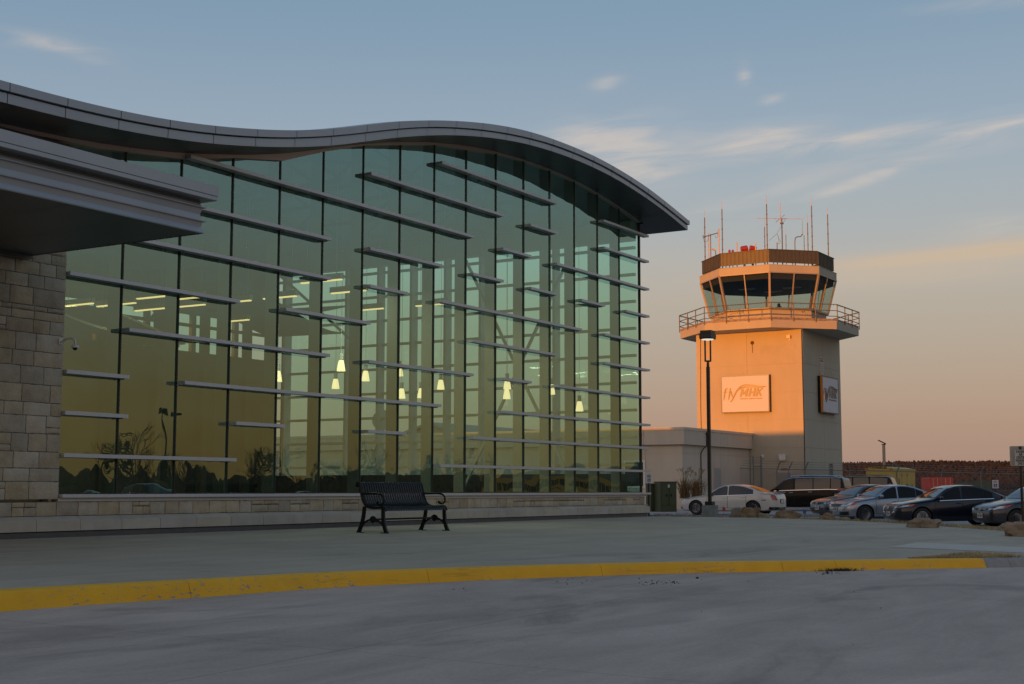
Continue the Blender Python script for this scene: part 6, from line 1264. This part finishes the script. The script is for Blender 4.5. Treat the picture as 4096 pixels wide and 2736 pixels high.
# rocks along the verge, wheel stops, marker flags
M_ROCK = mat('tawny_limestone', (.17,.13,.085), .95, 0, 0, 2.2, .9, 9, col2=(.36,.30,.22)); M_ROCKG = mat('golden_limestone', (.16,.095,.045), .95, 0, 0, 2.5, 1.0, 9, col2=(.34,.25,.15))
def rock(lab, x0, x1, yt, yb, dep, seed, m, flat=1.0, grp='rocks along the verge'):
    c = atd((x0+x1)/2, yb, dep); wd = (x1-x0)/F*dep/2*.95; yt = yb+(yt-yb)*.92; zt_, zl = zat(c, yt), zat(c, yb); h = max(.1, zt_-zl+.12); mb = MB(); n, m_ = 22, 13; P = []
    yaw = face_dir(c); ux = np.array([math.sin(yaw), -math.cos(yaw)]); uf = np.array([math.cos(yaw), math.sin(yaw)])
    for i in range(m_+1):
        th = math.pi*i/m_; row = []
        for j in range(n):
            ph = 2*math.pi*j/n; d = Vector((math.sin(th)*math.cos(ph), math.sin(th)*math.sin(ph), math.cos(th)))
            sq = lambda v: math.copysign(abs(v)**.82, v); e = Vector((sq(d.x), sq(d.y), sq(d.z)))
            k = 1.02+.42*mnoise.noise(d*1.6+Vector((seed, seed*2, 0)))+.16*mnoise.noise(d*4+Vector((seed, 0, 3)))+.09*mnoise.noise(d*9+Vector((0, seed, 1)))+.05*mnoise.noise(d*18); k -= .06*abs(math.sin(d.z*7+seed))
            row.append((c[0]+(ux[0]*e.x*wd+uf[0]*e.y*wd*.7)*k*.92, c[1]+(ux[1]*e.x*wd+uf[1]*e.y*wd*.7)*k*.92, zl-.12+h*.5+e.z*h*.52*k))
        P.append(row)
    mb.grid(P, closed=True); o = mb.build('rock', m, None, 22); return tag(o, lab, 'rock', grp)
rock('pale rounded rock left of the golden boulder by the white saloon', 2921, 2990, 2028, 2068, 46, 1.2, M_ROCK)
rock('tall golden boulder in front of the rear wheel of the white saloon', 2958, 3045, 2023, 2069, 45.2, 4.1, M_ROCKG)
rock('small flat stone just right of the golden boulder', 3030, 3082, 2051, 2072, 44.5, 2.3, M_ROCK)
rock('broad mottled boulder between the white saloon and the slate car', 3092, 3210, 2040, 2076, 42, 7.7, M_ROCKG)
rock('low mossy stone in front of the slate and silver cars', 3276, 3345, 2055, 2083, 38.5, 5.5, M_ROCKG)
rock('sunken sliver of stone under the number plate of the silver car', 3338, 3410, 2070, 2088, 37, 8.2, M_ROCK)
rock('long flat rock in front of the navy saloon', 3627, 3770, 2068, 2110, 29.5, 3.9, M_ROCK)
rock('large blocky rock cut off by the right edge of the view', 4005, 4160, 2083, 2136, 25, 6.4, M_ROCK)
M_STOP = mat('weathered_wheel_stop', (.30,.295,.285), .9, 0, .25, 5, .3, 40)
def wheel_stop(lab, x0, x1, y, dep):
    a, b = atd(x0, y, dep), atd(x1, y, dep); z = ground_z(a[0], a[1])+.01; mb = MB(); a, b = np.array([a[0], a[1], z]), np.array([b[0], b[1], z]); d = (b-a)/np.linalg.norm(b-a); n = np.array([-d[1], d[0], 0])
    mb.prism([a-n*.09, a-n*.07+(0, 0, .10), a-n*.04+(0, 0, .13), a+n*.04+(0, 0, .13), a+n*.07+(0, 0, .10), a+n*.09], b-a); o = mb.build('wheel_stop', M_STOP, None, 30); return tag(o, lab, 'wheel stop', 'concrete wheel stops')
wheel_stop('leftmost concrete wheel stop on the gravel below the green cabinets', 2614, 2690, 2048, 64); wheel_stop('short concrete wheel stop by the front bumper of the white saloon', 2702, 2760, 2046, 65)
wheel_stop('long concrete wheel stop between the white saloon and the slate car', 3170, 3300, 2052, 62)
def flag(lab, px, py, dep, m):
    q = atd(px, py, dep); t = thing('marker_flag', lab, 'flag', q); mb = MB(); mb.cyl((*q[:2], q[2]-.2), (*q[:2], q[2]+.26), .008, 5); mb.build('stake', M_GALV, t)
    mb = MB(); mb.grid([[q+a_*u*.10+np.array([0, 0, .26-.02*math.sin(u*5)-v*(.13-.05*u)])+np.array([fd[0], fd[1], 0])*.02*math.sin(u*6) for v in (0, .5, 1)] for u in np.linspace(-.3, .7, 5)]); mb.grid([[q+a_*u*.10+np.array([0, 0, .26-.02*math.sin(u*5)-v*(.13-.05*u)])+np.array([fd[0], fd[1], 0])*(.02*math.sin(u*6)+.003) for v in (0, .5, 1)] for u in np.linspace(-.3, .7, 5)]); mb.build('pennant', m, t, fix=False)
flag('small red utility marker flag beside the lamp base', 2895, 2057, 50, mat('red_flag', (.62,.02,.02), .6)); flag('small blue utility marker flag right of the broad boulder', 3217, 2072, 42.5, mat('blue_flag', (.03,.10,.40), .6))

# ------------------------------------------------------------------ grass, gravel, weeds, grit
M_GRASS = mat('dry_winter_grass', (.38,.30,.15), .9, island=.35, var=.3, vs=1.5)
rg_ = random.Random(11)
def blade(mb, x, y, z, h, lean, wd):
    a = rg_.uniform(0, 6.28); dx, dy = math.cos(a)*lean*h, math.sin(a)*lean*h; b = rg_.uniform(0, 3.14); wx, wy = math.cos(b)*wd, math.sin(b)*wd
    mb.add([(x-wx, y-wy, z), (x+wx, y+wy, z), (x+dx*.4+wx*.6, y+dy*.4+wy*.6, z+h*.6), (x+dx*.4-wx*.6, y+dy*.4-wy*.6, z+h*.6), (x+dx, y+dy, z+h*.95)], [(0, 1, 2, 3), (3, 2, 4)])
mb = MB(); i0 = int(np.argmin(np.abs(kpx-3640)))
for k in range(9000):
    i = rg_.randint(i0, len(KB)-2); f = rg_.random(); b = KB[i]*(1-f)+KB[i+1]*f; px_ = kpx[min(i, len(kpx)-1)]; far_ = min(1, max(.04, (i-i0+f)/8)); d_ = .015+rg_.random()**1.6*(.10+.75*far_)
    x, y = b[0]-OUT[i][0]*d_, b[1]-OUT[i][1]*d_; blade(mb, x, y, pav_z(x, y), rg_.uniform(.02, .065)*(.35+.65*far_), .5, .003)
o = mb.build('kerb_grass', M_GRASS, None, False, fix=False); tag(o, kind='stuff')
mb = MB()
for k in range(16000):
    i = rg_.randint(0, len(FE)-2); f = rg_.random(); b = FE[i]*(1-f)+FE[i+1]*f; d_ = rg_.random()**.8*2.6-.04; x, y = b[0]+FO[i][0]*d_, b[1]+FO[i][1]*d_
    zz = pav_z(*b[:2])-.012-np.interp(d_, [0, .5, 1.2, 2.2, 3.2], [0, .03, .2, .7, 1.04])*(pav_z(*b[:2])-lot_z(b[0]+3, 0)); blade(mb, x, y, zz, rg_.uniform(.03, .11)*(.5+.5*min(1, i/12)), .6, .007)
o = mb.build('verge_grass', M_GRASS, None, False, fix=False); tag(o, kind='stuff')
# weeds and grit in the broken kerb joint
jb = KB[cuts[-1]]; jo = OUT[cuts[-1]]; mb = MB()
for k in range(260):
    u, v = rg_.gauss(0, .13), abs(rg_.gauss(0, .05)); x, y = jb[0]+jo[0]*(.21+v)+tg[cuts[-1]][0]*u, jb[1]+jo[1]*(.21+v)+tg[cuts[-1]][1]*u; blade(mb, x, y, road_z(x, y), rg_.uniform(.01, .05), 1.1, .004)
o = mb.build('kerb_weeds', mat('dark_weeds', (.045,.035,.02), .95, island=.3), None, False, fix=False); tag(o, kind='stuff')
mb = MB()
for cx_, cy_, n_, sp in ((2640, 2331, 34, .16), (2310, 2328, 10, .3), (2800, 2318, 8, .5), (3317, 2294, 26, .10), (1815, 2362, 3, .2), (3200, 2480, 4, 1.6)):
    q = hitp(cx_, cy_, ra, rb_, rc)
    for k in range(n_):
        x, y = q[0]+rg_.gauss(0, sp), q[1]+rg_.gauss(0, sp*.5); r_ = rg_.uniform(.003, .008)*(2.2 if rg_.random() < .08 else 1); mb.blob((x, y, road_z(x, y)+r_*.4), r_, r_, r_*.7, k, .5, 2, 6, 4)
o = mb.build('grit', mat('dark_grit', (.03,.026,.022), .95), None, False, fix=False); tag(o, kind='stuff')
# gravel bed and ornamental grass by the cabinets
mb = MB(); M_GRAV = mat('river_gravel', (.22,.17,.135), .9, island=.5)
gq = atd(2640, 2035, 60)
rows = [[(x, y, -.56+.16*max(0, 1-abs(y-gq[1])/3.5)*max(0, 1-abs(x-gq[0])/6.0)) for y in np.linspace(gq[1]-4, gq[1]+4, 9)] for x in np.linspace(gq[0]-6.5, gq[0]+7.5, 13)]
mb.grid(rows); bd = mb.build('gravel_bed', mat('gravel_soil', (.15,.115,.09), .95, 0, .3, 12, .8, 60), None, False); tag(bd, kind='structure')
mb = MB()
for k in range(3600):
    x, y = gq[0]+rg_.uniform(-6, 7), gq[1]+rg_.uniform(-3.6, 3.6); z = -.56+.16*max(0, 1-abs(y-gq[1])/3.5)*max(0, 1-abs(x-gq[0])/6.0); r_ = rg_.uniform(.02, .05); mb.blob((x, y, z+r_*.3), r_, r_, r_*.7, k, .3, 2, 6, 4)
o = mb.build('gravel_stones', M_GRAV, None, False, fix=False); tag(o, kind='stuff')
def plume_grass(lab, px, py, dep, hgt, seed):
    q = atd(px, py, dep); r_ = random.Random(seed); t = thing('ornamental_grass', lab, 'plant', q, 'ornamental grasses by the service building'); mb, pm = MB(), MB()
    for k in range(150):
        a, l, h = r_.uniform(0, 6.28), r_.uniform(.1, .5), hgt*r_.uniform(.45, .8); b = (q[0]+r_.gauss(0, .12), q[1]+r_.gauss(0, .12), q[2]-.1); e = (b[0]+math.cos(a)*l, b[1]+math.sin(a)*l, b[2]+h); m_ = (b[0]*.6+e[0]*.4, b[1]*.6+e[1]*.4, b[2]+h*.66)
        mb.tube([b, m_, e], [.012, .009, .003], 3, None, False)
    for k in range(16):
        a, l, h = r_.uniform(0, 6.28), r_.uniform(.1, .42), hgt*r_.uniform(.85, 1.1); b = (q[0], q[1], q[2]-.1); e = (b[0]+math.cos(a)*l, b[1]+math.sin(a)*l, b[2]+h); m_ = (b[0]*.7+e[0]*.3, b[1]*.7+e[1]*.3, b[2]+h*.6); mb.tube([b, m_, e], [.008, .007, .004], 3, None, False); pm.tube([e, (e[0]+math.cos(a)*.07, e[1]+math.sin(a)*.07, e[2]+.12), (e[0]+math.cos(a)*.15, e[1]+math.sin(a)*.15, e[2]+.15)], [.012, .026, .006], 5)
    mb.build('blades', mat('straw_grass', (.20,.12,.05), .9, island=.3), t, False, False); pm.build('plumes', mat('pale_plume', (.34,.25,.15), .95), t, False, False)
plume_grass('straw coloured plume grass nearest the green cabinets', 2738, 1985, 67, 1.25, 3); plume_grass('straw coloured plume grass behind the bonnet of the white saloon', 2786, 1985, 67, 1.2, 8)

# ------------------------------------------------------------------ across the road: what the glass mirrors
mb = MB(); rt_ = random.Random(21)
for k in range(4200):
    x = rt_.uniform(-30, 260); y = -62-rt_.random()*30-.10*x; u = rt_.random(); htree(mb, x, y, -1.5, rt_.uniform(.25, .8), rt_.uniform(1.2, 2.4)+1.7*u**3, rt_.random()*6, False)
for k in range(900):
    x = rt_.uniform(0, 500); y = -150-rt_.random()*60; htree(mb, x, y, -1.5, rt_.uniform(1.0, 2.2), rt_.uniform(3, 6), rt_.random()*6, False)
o = mb.build('brush_line', mat('dark_brush', (.065,.047,.03), .95, island=.4), None, False, fix=False); tag(o, kind='stuff')
bt_ = [(52, -58, 'leftmost bare tree mirrored in the glass'), (57, -60, 'broad bare tree mirrored in the lower left panes'), (62, -61, 'bare tree mirrored right of the broad one'), (69, -59, 'bare tree mirrored left of the bench'), (73, -62, 'slender bare tree mirrored between two others left of the bench'), (79, -60, 'wide bare tree mirrored above the bench'), (87, -63, 'twiggy bare tree mirrored beside the bench back'), (96, -61, 'bare tree mirrored right of the bench'), (108, -66, 'bare tree mirrored in the middle panes'), (122, -70, 'rightmost bare tree mirrored in the glass')]
for k, (x, y, lab) in enumerate(bt_): bare_tree(lab, x, y, 7.2+1.3*math.sin(k*2.3), 30+k)
def mirror_car(base, **k): d = dict(base); d.update(k); return make_car(d)
mirror_car(VAN, kind='minivan', L=4.9, W=1.95, H=1.8, cat='minivan', label='dark minivan across the road, seen only mirrored in the lowest left panes', pos=(40.5, -41, -1.05), rz=R(100), paint=P_GREY, rear_glass=G_TINT, patches=[(EL,.5,1.1,.66,.74,.84,.92,M_LENS,True,.01)])
make_car(sedan(kind='saloon', L=4.6, W=1.8, H=1.45, cat='car', label='pale saloon across the road, seen only mirrored left of the minivan', pos=(35.5, -40, -1.05), rz=R(98), paint=P_SILVER, rear_glass=G_TINT, patches=[(EL,.5,1.1,.62,.72,.72,.80,M_LENS,True,.012)]))
make_car(sedan(kind='saloon', L=4.5, W=1.78, H=1.45, cat='car', label='teal grey saloon across the road, seen only mirrored beside the bench', pos=(46, -42, -1.05), rz=R(165), paint=P_SLATE, rear_glass=G_TINT, patches=[(EL,.5,1.1,.62,.72,.72,.80,M_LENS,True,.012)]))
make_car(sedan(kind='saloon', L=4.5, W=1.78, H=1.45, cat='car', label='white saloon across the road, seen only mirrored in the middle panes', pos=(55, -43, -1.05), rz=R(20), paint=P_WHITE, rear_glass=G_TINT, patches=[(EL,.5,1.1,.62,.72,.72,.80,M_LENS,True,.012)]))
def bus(lab, x, y, rz):
    t = thing('school_bus', lab, 'bus', (x, y, -1.0), 'yellow buses mirrored in the right hand panes', rz); Mb = mat('bus_yellow_paint', (.50,.24,.02), .4, coat=.5)
    mb = MB(); P = [(-5.4, .7), (-5.4, 2.75), (-5.2, 3.0), (3.9, 3.0), (4.1, 2.75), (4.2, 1.75), (5.3, 1.55), (5.4, .7)]; mb.prism([(a, -1.2, b) for a, b in P], (0, 2.4, 0)); local(mb.build('body', Mb), t)
    for s in (-1, 1):
        for k in range(9): mb = MB(); mb.box(-5.1+k*.98, -4.3+k*.98, *sorted((s*1.205, s*1.215)), 1.75, 2.5); local(mb.build('window', M_SEAM), t)
        mb = MB(); mb.box(-5.3, 4.0, *sorted((s*1.202, s*1.22)), 1.35, 1.42); local(mb.build('stripe', M_SEAM), t)
    for x_ in (-3.2, 4.3):
        for s in (-1, 1): car_wheel(t, x_, s*1.05, .48, .3, s, M_RUBBER)
bus('school bus mirrored at left in the right hand panes', 99, -52, R(8)); bus('school bus mirrored at right in the right hand panes', 114, -54, R(8))
lx_, ly_ = 75.0, -75.0; t = thing('lamp_post', 'dark twin head lamp post across the road, mirrored in the left panes', 'street lamp', (lx_, ly_, -1.0)); mb = MB(); mb.cyl((lx_, ly_, -1.1), (lx_, ly_, 8.2), .09, 8); mb.build('pole', M_BRONZE, t)
mb = MB(); mb.box(lx_-1.0, lx_-.3, ly_-.2, ly_+.2, 8.1, 8.28); mb.box(lx_+.3, lx_+1.0, ly_-.2, ly_+.2, 8.1, 8.28); mb.box(lx_-.3, lx_+.3, ly_-.05, ly_+.05, 8.14, 8.22); mb.build('lamp_head', M_BRONZE, t)
